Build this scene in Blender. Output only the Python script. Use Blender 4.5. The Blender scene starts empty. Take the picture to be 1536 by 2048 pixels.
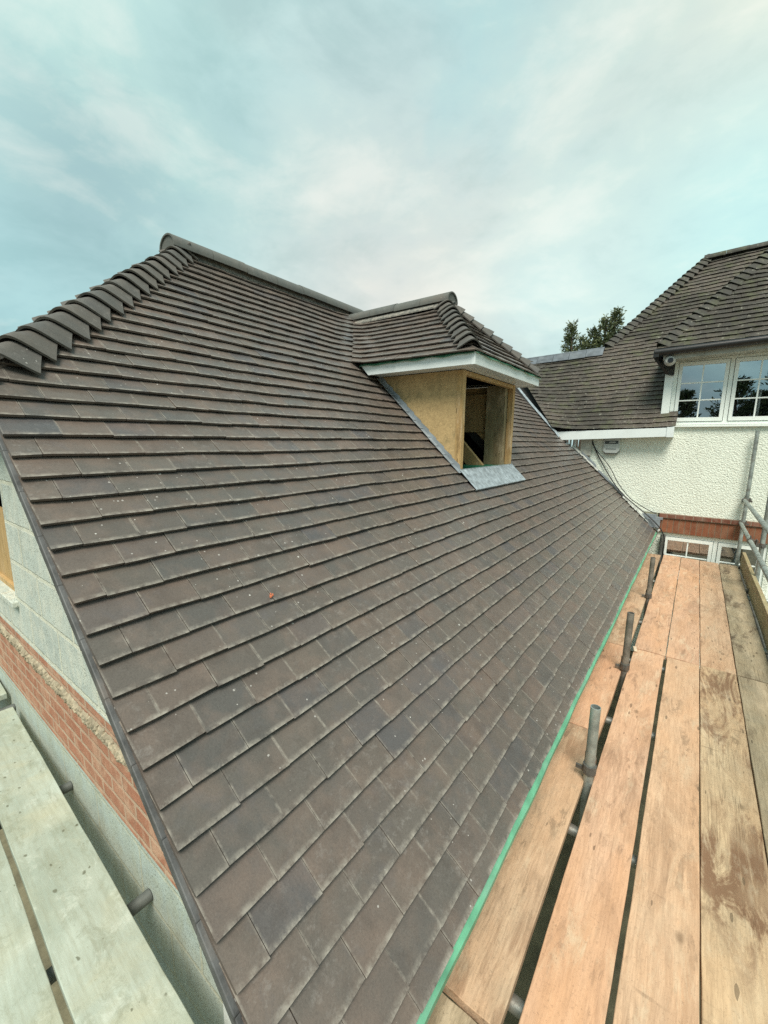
import bpy, bmesh, math, random
from mathutils import Vector, Matrix
random.seed(7)
R = math.radians
S = bpy.context.scene
COL = S.collection

# ------------------------------------------------------------------ helpers
class MB:
    def __init__(s): s.v = []; s.f = []; s.uv = []
    def quad(s, *p, uv=None):
        i = len(s.v); s.v += [tuple(q) for q in p]; s.f.append(tuple(range(i, i+len(p)))); s.uv.append(uv)
    def solid(s, verts, faces, uvs=None):
        i = len(s.v); s.v += [tuple(q) for q in verts]
        for k, f in enumerate(faces):
            s.f.append(tuple(i+j for j in f)); s.uv.append(uvs[k] if uvs else None)
    def box(s, x0, x1, y0, y1, z0, z1):
        s.solid([(x0,y0,z0),(x1,y0,z0),(x1,y1,z0),(x0,y1,z0),(x0,y0,z1),(x1,y0,z1),(x1,y1,z1),(x0,y1,z1)],
                [(0,3,2,1),(4,5,6,7),(0,1,5,4),(1,2,6,5),(2,3,7,6),(3,0,4,7)])
    def bar(s, a, b, w, h, up=(0,0,1)):
        a = Vector(a); b = Vector(b); d = (b-a).normalized(); sd = d.cross(Vector(up)).normalized(); u = sd.cross(d).normalized()
        vs = []
        for p in (a, b):
            for i, j in ((-1,-1),(1,-1),(1,1),(-1,1)): vs.append(p + sd*(i*w/2) + u*(j*h/2))
        s.solid(vs, [(3,2,1,0),(4,5,6,7),(0,1,5,4),(1,2,6,5),(2,3,7,6),(3,0,4,7)])
    def prism(s, pts, off):
        """polygon pts extruded by vector off"""
        n = len(pts); off = Vector(off); P = [Vector(p) for p in pts]; Q = [p+off for p in P]
        F = [tuple(range(n)), tuple(range(2*n-1, n-1, -1))] + [(i, i+n, (i+1) % n+n, (i+1) % n) for i in range(n)]
        s.solid(P+Q, F)
    def tube(s, a, b, r, seg=16, r2=None, hollow=0.0, caps=True):
        a = Vector(a); b = Vector(b); d = (b-a).normalized()
        x = d.orthogonal().normalized(); y = d.cross(x); r2 = r if r2 is None else r2
        ring = lambda p, rr: [p + x*math.cos(2*math.pi*i/seg)*rr + y*math.sin(2*math.pi*i/seg)*rr for i in range(seg)]
        A, B = ring(a, r), ring(b, r2)
        F = [(i, (i+1) % seg, (i+1) % seg+seg, i+seg) for i in range(seg)]
        if hollow:
            A2, B2 = ring(a, r-hollow), ring(b, r2-hollow)
            F += [(2*seg+i, 3*seg+i, 3*seg+(i+1) % seg, 2*seg+(i+1) % seg) for i in range(seg)]
            F += [(seg+i, seg+(i+1) % seg, 3*seg+(i+1) % seg, 3*seg+i) for i in range(seg)]
            F += [(i, 2*seg+i, 2*seg+(i+1) % seg, (i+1) % seg) for i in range(seg)]
            s.solid(A+B+A2+B2, F)
        else:
            if caps: F += [tuple(range(seg-1, -1, -1)), tuple(range(seg, 2*seg))]
            s.solid(A+B, F)
    def path(s, pts, r, seg=8):
        for p, q in zip(pts, pts[1:]): s.tube(p, q, r, seg)
    def build(s, name, mat, parent=None, loc=None, smooth=False, bevel=0, rot=0):
        me = bpy.data.meshes.new(name)
        me.from_pydata(s.v, [], s.f); me.update()
        if any(u is not None for u in s.uv):
            L = me.uv_layers.new(name='UVMap'); k = 0; d = L.data
            for f, u in zip(s.f, s.uv):
                for j in range(len(f)):
                    d[k].uv = u[j] if u else (0.5, 0.5); k += 1
        o = bpy.data.objects.new(name, me); COL.objects.link(o)
        me.materials.append(mat)
        if parent is not None: o.parent = parent
        if loc is not None:
            o.location = loc
            o.rotation_euler = (0, 0, rot)
        if smooth:
            for p in me.polygons: p.use_smooth = True
            try: me.set_sharp_from_angle(angle=R(40))
            except Exception: pass
        if bevel:
            b = o.modifiers.new('bevel', 'BEVEL'); b.width = bevel; b.segments = 2; b.limit_method = 'ANGLE'; b.angle_limit = R(40)
        return o

def tag(o, label=None, cat=None, group=None, kind=None):
    if label: o['label'] = label
    if cat: o['category'] = cat
    if group: o['group'] = group
    if kind: o['kind'] = kind
    return o
def empty(name, loc=(0,0,0)):
    o = bpy.data.objects.new(name, None); COL.objects.link(o); o.location = loc; o.empty_display_size = .1
    return o

# ------------------------------------------------------------------ materials
class NT:
    def __init__(s, name, world=None):
        if world: s.nt = world.node_tree
        else:
            s.m = bpy.data.materials.new(name); s.m.use_nodes = True; s.nt = s.m.node_tree
        s.nt.nodes.clear()
    def n(s, t, **kw):
        nd = s.nt.nodes.new(t)
        for k, v in kw.items():
            if k.startswith('i_'):
                key = k[2:]; key = int(key) if key.isdigit() else key.replace('_', ' ')
                sk = nd.inputs[key]
                if hasattr(v, 'is_output'): s.nt.links.new(v, sk)
                else: sk.default_value = v
            else: setattr(nd, k, v)
        return nd
    def link(s, a, b): s.nt.links.new(a, b)
    def coord(s, kind='Object'): return s.n('ShaderNodeTexCoord').outputs[kind]
    def mapping(s, vec, scale=(1,1,1), loc=(0,0,0), rot=(0,0,0)):
        return s.n('ShaderNodeMapping', i_Vector=vec, i_Scale=scale, i_Location=loc, i_Rotation=rot).outputs[0]
    def noise(s, vec, scale, detail=5, rough=.55, dist=0, out='Fac'):
        return s.n('ShaderNodeTexNoise', i_Vector=vec, i_Scale=scale, i_Detail=detail, i_Roughness=rough, i_Distortion=dist).outputs[out]
    def ramp(s, fac, stops, interp='LINEAR'):
        r = s.n('ShaderNodeValToRGB', i_Fac=fac); cr = r.color_ramp; cr.interpolation = interp
        while len(cr.elements) < len(stops): cr.elements.new(.5)
        for e, (p, c) in zip(cr.elements, stops):
            e.position = p; e.color = (c, c, c, 1) if not hasattr(c, '__len__') else (*c, 1)
        return r.outputs[0]
    def mix(s, fac, a, b, mode='MIX'):
        m = s.n('ShaderNodeMix', data_type='RGBA', blend_type=mode)
        for sk, v in ((m.inputs[0], fac), (m.inputs[6], a), (m.inputs[7], b)):
            if hasattr(v, 'is_output'): s.link(v, sk)
            else: sk.default_value = v if not hasattr(v, '__len__') else ((*v, 1) if len(v) == 3 else v)
        return m.outputs[2]
    def math(s, op, a, b=0.0, c=0.0):
        m = s.n('ShaderNodeMath', operation=op)
        for k, v in enumerate((a, b, c)):
            if hasattr(v, 'is_output'): s.link(v, m.inputs[k])
            else: m.inputs[k].default_value = v
        return m.outputs[0]
    def bump(s, h, strength=.3, dist=.01, normal=None):
        b = s.n('ShaderNodeBump', i_Height=h, i_Strength=strength, i_Distance=dist)
        if normal is not None: s.link(normal, b.inputs['Normal'])
        return b.outputs[0]
    def out(s, color, rough=.8, normal=None, metal=0.0, spec=.5):
        b = s.n('ShaderNodeBsdfPrincipled')
        for k, v in (('Base Color', color), ('Roughness', rough), ('Metallic', metal), ('Specular IOR Level', spec)):
            if hasattr(v, 'is_output'): s.link(v, b.inputs[k])
            else: b.inputs[k].default_value = (*v, 1) if hasattr(v, '__len__') else v
        if normal is not None: s.link(normal, b.inputs['Normal'])
        o = s.n('ShaderNodeOutputMaterial'); s.link(b.outputs[0], o.inputs[0])
        return s.m

def m_tile(name, cols, speck=.7, moss=0.0, rough=.75):
    t = NT(name); g = t.n('ShaderNodeNewGeometry'); co = t.coord()
    rnd = g.outputs['Random Per Island']
    k = len(cols)
    base = t.ramp(rnd, [(i/(k-1), c) for i, c in enumerate(cols)], 'LINEAR')
    big = t.noise(co, 1.3, 3)
    base = t.mix(t.ramp(big, [(.35, 0), (.7, .45)]), base, tuple(c*.9+.02 for c in cols[len(cols)//2]))
    # blotchy fired clay colour inside a tile
    blot = t.noise(co, 9, 4, .6)
    base = t.mix(t.ramp(blot, [(.45, 0), (.72, .38)]), base, tuple(min(1, c*f) for c, f in zip(cols[0], (1.6, 1.45, 1.35))))
    base = t.mix(t.ramp(t.noise(co, 14, 4, .6), [(.3, .35), (.5, 0)]), base, tuple(c*.55 for c in cols[0]))
    fine = t.noise(co, 180, 3, .7)
    base = t.mix(t.ramp(fine, [(.3, .22), (.55, 0)]), base, (.02, .018, .016))
    base = t.mix(t.ramp(t.noise(co, 320, 2, .7), [(.58, 0), (.75, .3)]), base, tuple(c*2.3 for c in cols[1]))
    # pale bloom scuffs, streaked down the slope
    sc = t.noise(t.mapping(co, (1.2, 1.0, 1.2)), 26, 9, .8, .15)
    patch = t.noise(co, 2.3, 2)
    f = t.math('MULTIPLY', t.ramp(sc, [(.53, 0), (.70, .55)]), t.ramp(patch, [(.42, .1), (.62, .8)]))
    base = t.mix(f, base, (.30, .28, .26))
    sm = t.noise(t.mapping(co, (1,1,1), (4,4,4)), 7, 6, .7, .4)
    base = t.mix(t.ramp(sm, [(.54, 0), (.72, .4)]), base, (.10, .095, .10))
    red = t.noise(t.mapping(co, (1,1,1), (9,2,4)), 5, 5, .7, .3)
    base = t.mix(t.ramp(red, [(.54, 0), (.72, .3)]), base, (.16, .118, .095))
    # worn paler edges of each tile
    uv = t.n('ShaderNodeSeparateXYZ', i_Vector=t.coord('UV'))
    ex = t.math('ABSOLUTE', t.math('SUBTRACT', uv.outputs[0], .5))
    e = t.ramp(ex, [(.462, 0), (.5, 1)])
    e2 = t.ramp(uv.outputs[1], [(0, 1), (.03, .7), (.10, 0)])
    ee = t.math('MULTIPLY', t.math('MAXIMUM', e, e2), t.ramp(t.noise(co, 24, 5, .75), [(.40, .0), (.64, .95)]))
    base = t.mix(ee, base, (.33, .30, .255))
    # mortar drips
    v = t.n('ShaderNodeTexVoronoi', i_Vector=t.mapping(co, (1, 1, 1)), i_Scale=26.0, i_Randomness=1.0)
    cs = t.n('ShaderNodeSeparateColor', i_Color=v.outputs['Color'])
    clus = t.ramp(t.noise(co, 2.9, 3, .6), [(.46, 0), (.58, 1)])
    sp = t.math('MULTIPLY', t.math('LESS_THAN', v.outputs['Distance'], t.math('MULTIPLY', cs.outputs[1], .13)), t.math('GREATER_THAN', t.math('ADD', cs.outputs[0], t.math('MULTIPLY', clus, .16*speck)), 1.0))
    base = t.mix(t.math('MULTIPLY', sp, .85), base, (.55, .54, .50))
    v2 = t.n('ShaderNodeTexVoronoi', i_Vector=t.mapping(co, (1,1,1), (5,2,8)), i_Scale=75.0)
    c2_ = t.n('ShaderNodeSeparateColor', i_Color=v2.outputs['Color'])
    s2_ = t.math('MULTIPLY', t.math('LESS_THAN', v2.outputs['Distance'], t.math('MULTIPLY', c2_.outputs[1], .3)), t.math('GREATER_THAN', t.math('ADD', c2_.outputs[0], t.math('MULTIPLY', clus, .16*speck)), 1.0))
    base = t.mix(t.math('MULTIPLY', s2_, .7), base, (.45, .43, .40))
    if moss:
        bl = t.noise(t.mapping(co, (1,1,1), (3,8,5)), 1.1, 5, .6, .3)
        base = t.mix(t.ramp(bl, [(.44, 0), (.60, .7)]), base, (.030, .029, .024))
        mm = t.noise(co, 5, 6, .7); 
        base = t.mix(t.ramp(mm, [(.5, 0), (.68, moss)]), base, (.10, .115, .05))
        lich = t.noise(t.mapping(co, (1,1,1), (7,3,1)), 16, 5, .7)
        base = t.mix(t.ramp(lich, [(.60, 0), (.70, moss*1.2)]), base, (.33, .33, .27))
    h = t.math('ADD', t.noise(co, 160, 4, .7), t.math('MULTIPLY', t.noise(co, 12, 3), 1.5))
    return t.out(base, t.ramp(blot, [(.3, rough-.15), (.7, rough+.1)]), t.bump(h, .35, .002), spec=.4)

def m_plain(name, col, rough=.6, var=.12, scale=12, bump=.1, metal=0.0, dirt=0.0, dirtcol=(.12,.11,.08), bscale=90):
    t = NT(name); co = t.coord()
    c = t.mix(t.ramp(t.noise(co, scale, 5, .6), [(.3, 0), (.7, 1)]), tuple(x*(1-var) for x in col), tuple(min(1, x*(1+var)) for x in col))
    if dirt:
        c = t.mix(t.ramp(t.noise(co, scale*.45, 7, .7, .4), [(.5, 0), (.72, dirt)]), c, dirtcol)
    return t.out(c, rough, t.bump(t.noise(co, bscale, 4, .6), bump, .003), metal)

def m_wood(name, c1, c2, orange=.3, stain=.3, grey=.2, axis='Y', knots=.8, dust=0.0, stain_c=(.23,.125,.07)):
    """sawn scaffold board: grain along local Y (or X / Z)"""
    t = NT(name); info = t.n('ShaderNodeObjectInfo').outputs['Random']
    co0 = t.coord()
    off = t.n('ShaderNodeCombineXYZ', i_0=t.math('MULTIPLY', info, 37.0), i_1=t.math('MULTIPLY', info, 91.0), i_2=t.math('MULTIPLY', info, 13.0)).outputs[0]
    co = t.n('ShaderNodeVectorMath', operation='ADD', i_0=co0, i_1=off).outputs[0]
    st = {'Y': (1, .07, 1), 'X': (.07, 1, 1), 'Z': (1, 1, .07)}[axis]
    st2 = {'Y': (1, .25, 1), 'X': (.25, 1, 1), 'Z': (1, 1, .25)}[axis]
    g = t.mapping(co, st)
    grain = t.noise(g, 55, 6, .65, 1.2)
    bigg = t.noise(t.mapping(co, st2), 7, 5, .6, .8)
    c = t.mix(t.ramp(bigg, [(.3, 0), (.7, 1)]), c1, c2)
    c = t.mix(t.ramp(grain, [(.33, .45), (.58, 0)]), c, tuple(x*.5 for x in c2))
    c = t.mix(t.ramp(t.noise(g, 160, 4, .7), [(.35, .35), (.6, 0)]), c, tuple(x*.45 for x in c2))
    c = t.mix(t.ramp(t.noise(t.mapping(co, st2), 3.1, 5, .6, .3), [(.42, 0), (.66, orange)]), c, (.66, .36, .19))
    c = t.mix(t.ramp(t.noise(co, 4.3, 6, .7), [(.45, 0), (.7, grey)]), c, (.30, .27, .20))
    if dust: c = t.mix(t.ramp(t.noise(co, 6, 7, .7), [(.25, dust), (.75, dust*.45)]), c, (.50, .52, .43))
    # mortar / footprint stains elongated with the grain
    s1 = t.noise(t.mapping(co, st2, (3, 8, 2)), 6.5, 8, .75, 1.0)
    s2 = t.noise(co, 1.6, 2)
    sf = t.math('MULTIPLY', t.ramp(s1, [(.47, 0), (.56, 1)]), t.ramp(s2, [(.40 if stain < .9 else .33, stain*.12), (.56 if stain < .9 else .47, min(1, stain))]))
    c = t.mix(sf, c, stain_c)
    sp1 = t.noise(t.mapping(co, st2, (11, 2, 7)), 19, 8, .8, .6)
    c = t.mix(t.math('MULTIPLY', t.ramp(sp1, [(.52, 0), (.60, .75)]), t.ramp(t.noise(co, 2.7, 4, .7), [(.42, 0), (.58, .9)])), c, tuple(x*.42 for x in c2))
    c = t.mix(t.math('MULTIPLY', t.ramp(t.noise(t.mapping(co, st2, (1, 5, 7)), 12, 6, .75, .4), [(.52, 0), (.64, .5)]), t.ramp(t.noise(co, 3.3, 3), [(.4, .2), (.6, 1)])), c, (.66, .54, .38))
    # saw scratches across and small marks
    w = t.noise(t.mapping(co, (.10, 1.4, 1), (1, 5, 2), (0, 0, .5)), 30, 1, .5)
    c = t.mix(t.math('MULTIPLY', t.ramp(w, [(.70, 0), (.74, .35)]), t.ramp(t.noise(co, 3.7, 2), [(.54, 0), (.6, 1)])), c, tuple(x*.3 for x in c2))
    # knots
    v = t.n('ShaderNodeTexVoronoi', i_Vector=t.mapping(co, {'Y': (1,.6,1), 'X': (.6,1,1), 'Z': (1,1,.6)}[axis]), i_Scale=7.0)
    kc = t.n('ShaderNodeSeparateColor', i_Color=v.outputs['Color'])
    kf = t.math('MULTIPLY', t.ramp(v.outputs['Distance'], [(.05, 1), (.13, 0)]), t.math('GREATER_THAN', kc.outputs[0], .72))
    c = t.mix(t.math('MULTIPLY', kf, knots*.6), c, (.09, .045, .02))
    # speckle dirt
    c = t.mix(t.ramp(t.noise(co, 95, 5, .85), [(.56, 0), (.66, .55)]), c, tuple(x*.35 for x in c2))
    vs_ = t.n('ShaderNodeTexVoronoi', i_Vector=t.mapping(co, st2, (2, 9, 4)), i_Scale=42.0); vk = t.n('ShaderNodeSeparateColor', i_Color=vs_.outputs['Color'])
    c = t.mix(t.math('MULTIPLY', t.math('MULTIPLY', t.math('LESS_THAN', vs_.outputs['Distance'], t.math('MULTIPLY', vk.outputs[1], .32)), t.math('GREATER_THAN', vk.outputs[0], .90)), .7), c, tuple(x*.25 for x in c2))
    # cracks
    cr = t.noise(t.mapping(co, {'Y': (1,.02,1), 'X': (.02,1,1), 'Z': (1,1,.02)}[axis], (5,5,5)), 30, 2, .5, .3)
    crf = t.math('MULTIPLY', t.ramp(cr, [(.485, 0), (.5, 1), (.515, 0)]), t.ramp(t.noise(co, 2.2, 2), [(.55, 0), (.62, .8)]))
    c = t.mix(t.math('MULTIPLY', crf, .5), c, (.05, .03, .015))
    h = t.math('SUBTRACT', t.math('ADD', grain, t.math('MULTIPLY', t.noise(co, 40, 4), .5)), t.math('MULTIPLY', crf, .8))
    return t.out(c, t.ramp(sf, [(0, .8), (1, .5)]), t.bump(h, .5, .003), spec=.3)

def m_brick(name, c1, c2, mortar, bw, rh, ms, z0, xoff=0.0, smear=0.0, smearcol=(.6,.55,.45), bump=.6, speck=0.0, ax=0):
    t = NT(name); co = t.coord(); sp = t.n('ShaderNodeSeparateXYZ', i_Vector=co)
    wob = t.math('MULTIPLY', t.math('SUBTRACT', t.noise(co, 14, 2), .5), .012)
    x = t.math('ADD', t.math('ADD', sp.outputs[ax], xoff), wob); z = t.math('ADD', t.math('SUBTRACT', sp.outputs[2], z0), wob)
    v = t.n('ShaderNodeCombineXYZ', i_0=x, i_1=z).outputs[0]
    b = t.n('ShaderNodeTexBrick', i_Vector=v, i_Scale=1.0, i_Mortar_Size=ms, i_Mortar_Smooth=.25, i_Bias=0.0, i_Brick_Width=bw, i_Row_Height=rh)
    b.inputs['Color1'].default_value = (*c1, 1); b.inputs['Color2'].default_value = (*c2, 1); b.inputs['Mortar'].default_value = (*mortar, 1)
    c = b.outputs['Color']
    c = t.mix(t.ramp(t.noise(co, 11, 6, .7), [(.3, .4), (.6, 0)]), c, tuple(x*.55 for x in c1))
    c = t.mix(t.ramp(t.noise(co, 150, 3, .8), [(.35, .3), (.55, 0)]), c, tuple(x*.4 for x in c1))
    if smear:
        c = t.mix(t.ramp(t.noise(t.mapping(co, (1,1,.6)), 9, 7, .7, .5), [(.48, 0), (.6, smear)]), c, smearcol)
    c = t.mix(t.ramp(t.noise(co, 3.1, 7, .75, .6), [(.45, 0), (.66, .45 if smear else 0)]), c, tuple(.5*a+.5*b for a, b in zip(smearcol, c1)))
    c = t.mix(t.ramp(t.noise(t.mapping(co, (1,1,.35), (4,4,4)), 5.5, 8, .8, .5), [(.54, 0), (.68, .5 if smear else 0)]), c, tuple(x*.5 for x in mortar))
    if speck:
        vv = t.n('ShaderNodeTexVoronoi', i_Vector=co, i_Scale=85.0)
        c = t.mix(t.math('MULTIPLY', t.math('LESS_THAN', vv.outputs['Distance'], t.math('MULTIPLY', t.noise(co, 9, 4), .48)), speck), c, (.17, .19, .155))
    h = t.math('ADD', t.math('MULTIPLY', b.outputs['Fac'], -.8), t.math('MULTIPLY', t.noise(co, 120, 5, .8), .5))
    return t.out(c, .9, t.bump(h, bump, .006), spec=.2)

def m_roughcast(name, col):
    t = NT(name); co = t.coord()
    v = t.n('ShaderNodeTexVoronoi', i_Vector=t.n('ShaderNodeVectorMath', operation='ADD', i_0=co, i_1=t.n('ShaderNodeVectorMath', operation='SCALE', i_0=t.noise(co, 20, 3, out='Color'), i_Scale=.04).outputs[0]).outputs[0], i_Scale=50.0)
    n = t.noise(co, 48, 6, .7, .5)
    h = t.math('ADD', t.math('MULTIPLY', v.outputs['Distance'], -.9), t.math('MULTIPLY', n, 1.6))
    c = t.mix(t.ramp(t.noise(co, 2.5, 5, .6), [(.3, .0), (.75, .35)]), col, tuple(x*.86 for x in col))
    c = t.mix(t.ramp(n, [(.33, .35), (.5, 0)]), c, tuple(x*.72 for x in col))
    drip = t.noise(t.mapping(co, (1, 1, .12)), 7, 5, .7, .2)
    c = t.mix(t.math('MULTIPLY', t.ramp(drip, [(.50, 0), (.68, .4)]), t.ramp(t.noise(co, 1.3, 3), [(.4, .2), (.6, 1)])), c, (.50,.51,.42))
    return t.out(c, .9, t.bump(h, .75, .014), spec=.2)

M = {}
def m_dusty():
    t = NT('board_mortar_dusted'); info = t.n('ShaderNodeObjectInfo').outputs['Random']; co0 = t.coord()
    off = t.n('ShaderNodeCombineXYZ', i_0=t.math('MULTIPLY', info, 37.0), i_1=t.math('MULTIPLY', info, 91.0)).outputs[0]
    co = t.n('ShaderNodeVectorMath', operation='ADD', i_0=co0, i_1=off).outputs[0]; cs = t.mapping(co, (.35, 1, 1))
    c = t.mix(t.ramp(t.noise(cs, 5, 7, .65, .5), [(.32, 0), (.68, 1)]), (.47,.53,.46), (.35,.39,.32))
    c = t.mix(t.ramp(t.noise(co, 3.1, 5, .6, .6), [(.45, 0), (.68, .55)]), c, (.46,.43,.28))
    c = t.mix(t.ramp(t.noise(co, 2.2, 6, .7, .4), [(.46, 0), (.62, .65)]), c, (.29,.34,.28))
    c = t.mix(t.ramp(t.noise(t.mapping(co, (.6,1,1), (3,3,3)), 11, 8, .8, .5), [(.52, 0), (.62, .5)]), c, (.24,.26,.19))
    c = t.mix(t.ramp(t.noise(t.mapping(co, (1,1,1), (6,3,3)), 8, 8, .8, .5), [(.55, 0), (.66, .6)]), c, (.56,.60,.52))
    c = t.mix(t.ramp(t.noise(t.mapping(co, (.08,1,1)), 60, 4, .6), [(.35, .28), (.55, 0)]), c, (.27,.27,.19))
    for sc_, th_, am, sd in ((9.0, .13, .9, 0), (31.0, .16, .8, 5)):
        v = t.n('ShaderNodeTexVoronoi', i_Vector=t.n('ShaderNodeVectorMath', operation='ADD', i_0=t.mapping(co, (.7,1,1), (sd, 1, 2)), i_1=t.n('ShaderNodeVectorMath', operation='SCALE', i_0=t.noise(co, 30, 3, out='Color'), i_Scale=.02).outputs[0]).outputs[0], i_Scale=sc_)
        k = t.n('ShaderNodeSeparateColor', i_Color=v.outputs['Color'])
        f = t.math('MULTIPLY', t.ramp(t.math('DIVIDE', v.outputs['Distance'], t.math('ADD', k.outputs[1], .3)), [(th_*.8, 1), (th_*1.25, 0)]), t.math('GREATER_THAN', k.outputs[0], .72))
        c = t.mix(t.math('MULTIPLY', f, am), c, (.13,.135,.09))
    c = t.mix(t.ramp(t.noise(co, 90, 6, .8), [(.58, 0), (.7, .5)]), c, (.24,.24,.17))
    h = t.math('ADD', t.noise(cs, 30, 6, .7), t.math('MULTIPLY', t.noise(t.mapping(co, (.08,1,1)), 60, 3), .5))
    return t.out(c, .9, t.bump(h, .5, .004), spec=.2)
M['tile'] = m_tile('clay_tile_new', [(.128,.098,.081),(.098,.089,.078),(.116,.102,.087),(.086,.082,.076),(.108,.095,.081),(.136,.106,.087),(.078,.078,.082),(.112,.098,.082),(.100,.087,.076),(.130,.102,.085)], rough=.40)
M['tile_old'] = m_tile('clay_tile_weathered', [(.080,.068,.055),(.060,.053,.044),(.098,.080,.064),(.068,.060,.050),(.085,.070,.056)], speck=1.6, moss=.55)
M['bonnet'] = m_tile('bonnet_dark', [(.085,.083,.074),(.11,.10,.086),(.078,.080,.076),(.125,.108,.09),(.09,.086,.076)], speck=.3)
M['ridge'] = m_tile('ridge_grey', [(.105,.112,.104),(.12,.125,.112),(.095,.105,.098)], speck=.5)
M['bonnet_old'] = m_tile('bonnet_old', [(.05,.05,.042),(.066,.064,.052),(.042,.044,.038)], speck=.8, moss=.5)
M['underlay'] = m_plain('underlay_dark', (.022,.021,.02), .9)
M['verge'] = m_plain('verge_slate', (.085,.088,.088), .6, .45, 14, .5, dirt=.6, dirtcol=(.20,.17,.145), bscale=70)
M['lead'] = m_plain('lead_sheet', (.25,.285,.31), .5, .35, 7, .35, .15, dirt=.5, dirtcol=(.34,.37,.38), bscale=18)
M['lead_dark'] = m_plain('lead_dark', (.115,.135,.155), .6, .35, 7, .35, .1, dirt=.5, dirtcol=(.2,.22,.23), bscale=18)
M['lead_pale'] = m_plain('lead_pale', (.30,.35,.38), .5, .4, 22, .4, .1, dirt=.6, dirtcol=(.17,.19,.19), bscale=35)
M['mortar_flash'] = m_plain('mortar_white', (.55,.57,.53), .8, .3, 15, .6, dirt=.5, dirtcol=(.2,.2,.18), bscale=40)
M['upvc'] = m_plain('upvc_white', (.74,.80,.80), .3, .04, 4, .03, dirt=.15, dirtcol=(.5,.53,.48))
M['upvc_win'] = m_plain('upvc_window', (.86,.91,.87), .3, .03, 4, .02, dirt=.1, dirtcol=(.55,.57,.5))
M['green'] = m_plain('green_eaves_strip', (.12,.36,.22), .55, .3, 9, .3, dirt=.7, dirtcol=(.25,.42,.33))
M['green_dark'] = m_plain('green_membrane', (.02,.16,.09), .5, .3, 9, .2)
M['ply'] = m_wood('plywood_tan', (.50,.36,.17), (.40,.28,.13), .10, .5, .18, 'Z', .25, stain_c=(.20,.13,.06))
def m_osb():
    t = NT('osb_board'); co = t.coord()
    c = t.mix(t.ramp(t.noise(co, 3.5, 6, .7, .3), [(.3, 0), (.7, 1)]), (.60,.43,.215), (.46,.33,.165))
    c = t.mix(t.ramp(t.noise(co, 45, 4, .7, .8), [(.35, .45), (.6, 0)]), c, (.22,.16,.08))
    c = t.mix(t.ramp(t.noise(co, 2.2, 7, .75, .5), [(.50, 0), (.62, .55)]), c, (.14,.13,.07))
    v = t.n('ShaderNodeTexVoronoi', i_Vector=co, i_Scale=34.0)
    c = t.mix(t.math('MULTIPLY', t.math('LESS_THAN', v.outputs['Distance'], .10), .5), c, (.08,.06,.03))
    return t.out(c, .8, t.bump(t.noise(co, 60, 4), .3, .003), spec=.2)
M['osb'] = m_osb()
M['timber'] = m_wood('timber_yellow', (.60,.42,.19), (.50,.33,.14), .15, .2, .1, 'Z', .5)
M['timber_grey'] = m_wood('timber_green_grey', (.32,.27,.15), (.24,.20,.11), .0, .3, .3, 'Z', .5)
M['wood_orange'] = m_wood('board_orange', (.72,.47,.315), (.62,.37,.235), .6, .3, .10)
M['wood_pale'] = m_wood('board_pale', (.72,.50,.335), (.62,.40,.255), .45, .35, .15)
M['wood_stained'] = m_wood('board_stained', (.70,.52,.33), (.58,.40,.24), .25, .95, .25)
M['wood_grey'] = m_wood('board_grey', (.50,.41,.28), (.38,.30,.19), .10, .8, .55, stain_c=(.08,.05,.03))
M['wood_edge'] = m_wood('board_worn', (.66,.48,.33), (.52,.36,.23), .35, .5, .35)
M['wood_toe'] = m_wood('toe_board', (.44,.38,.22), (.34,.28,.15), .0, .5, .3)
M['wood_dusty'] = m_dusty()
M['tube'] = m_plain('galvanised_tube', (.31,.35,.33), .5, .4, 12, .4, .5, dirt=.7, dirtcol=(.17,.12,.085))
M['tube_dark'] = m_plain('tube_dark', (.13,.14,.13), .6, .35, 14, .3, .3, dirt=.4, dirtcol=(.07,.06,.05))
M['tube_old'] = m_plain('tube_old', (.20,.19,.165), .6, .4, 14, .4, .4, dirt=.7, dirtcol=(.13,.10,.07))
M['coupler'] = m_plain('coupler_steel', (.12,.12,.11), .6, .4, 20, .4, .4, dirt=.8, dirtcol=(.20,.09,.045))
M['block'] = m_brick('blockwork', (.58,.64,.58), (.50,.56,.52), (.74,.74,.60), .45, .225, .012, -.915, .12, .55, (.68,.68,.58), 1.0, .75)
M['concrete'] = m_brick('concrete_blocks', (.50,.57,.52), (.46,.53,.49), (.54,.55,.44), .45, .225, .009, -1.64, .30, .4, (.40,.41,.30), .8, .6)
M['brick'] = m_brick('red_brick', (.40,.17,.105), (.48,.225,.145), (.54,.41,.30), .225, .075, .010, -1.585, .07, .75, (.55,.36,.25), .8)
M['mortar'] = m_plain('mortar_rough', (.36,.31,.22), .95, .4, 25, 1.0, dirt=.7, dirtcol=(.11,.09,.055), bscale=60)
M['farbrick'] = m_brick('soldier_brick', (.24,.085,.045), (.33,.13,.07), (.22,.17,.12), .075, .225, .006, -1.41, .0, .3, (.30,.22,.15), .5)
M['farbrick2'] = m_brick('header_brick', (.20,.07,.045), (.27,.11,.07), (.30,.24,.18), .1125, .07, .007, -1.175, .0, .3, (.30,.25,.2), .5)
M['roughcast'] = m_roughcast('roughcast_cream', (.86,.91,.80))
M['gutter'] = m_plain('gutter_black', (.012,.012,.012), .4, .2)
M['soffit_old'] = m_plain('soffit_board', (.42,.43,.38), .7, .2, 8, .2, dirt=.5)
M['dark'] = m_plain('interior_shade', (.02,.018,.015), .9)  # near-black colour stands in for the shade inside loft and rooms
M['blind'] = m_plain('blind_dark', (.10,.085,.07), .6, .2)
M['curtain'] = m_plain('curtain_brown', (.09,.065,.05), .9, .3)
M['cable'] = m_plain('cable_black', (.015,.016,.016), .45)
M['box_grey'] = m_plain('alarm_grey', (.50,.54,.52), .4, .05)
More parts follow.
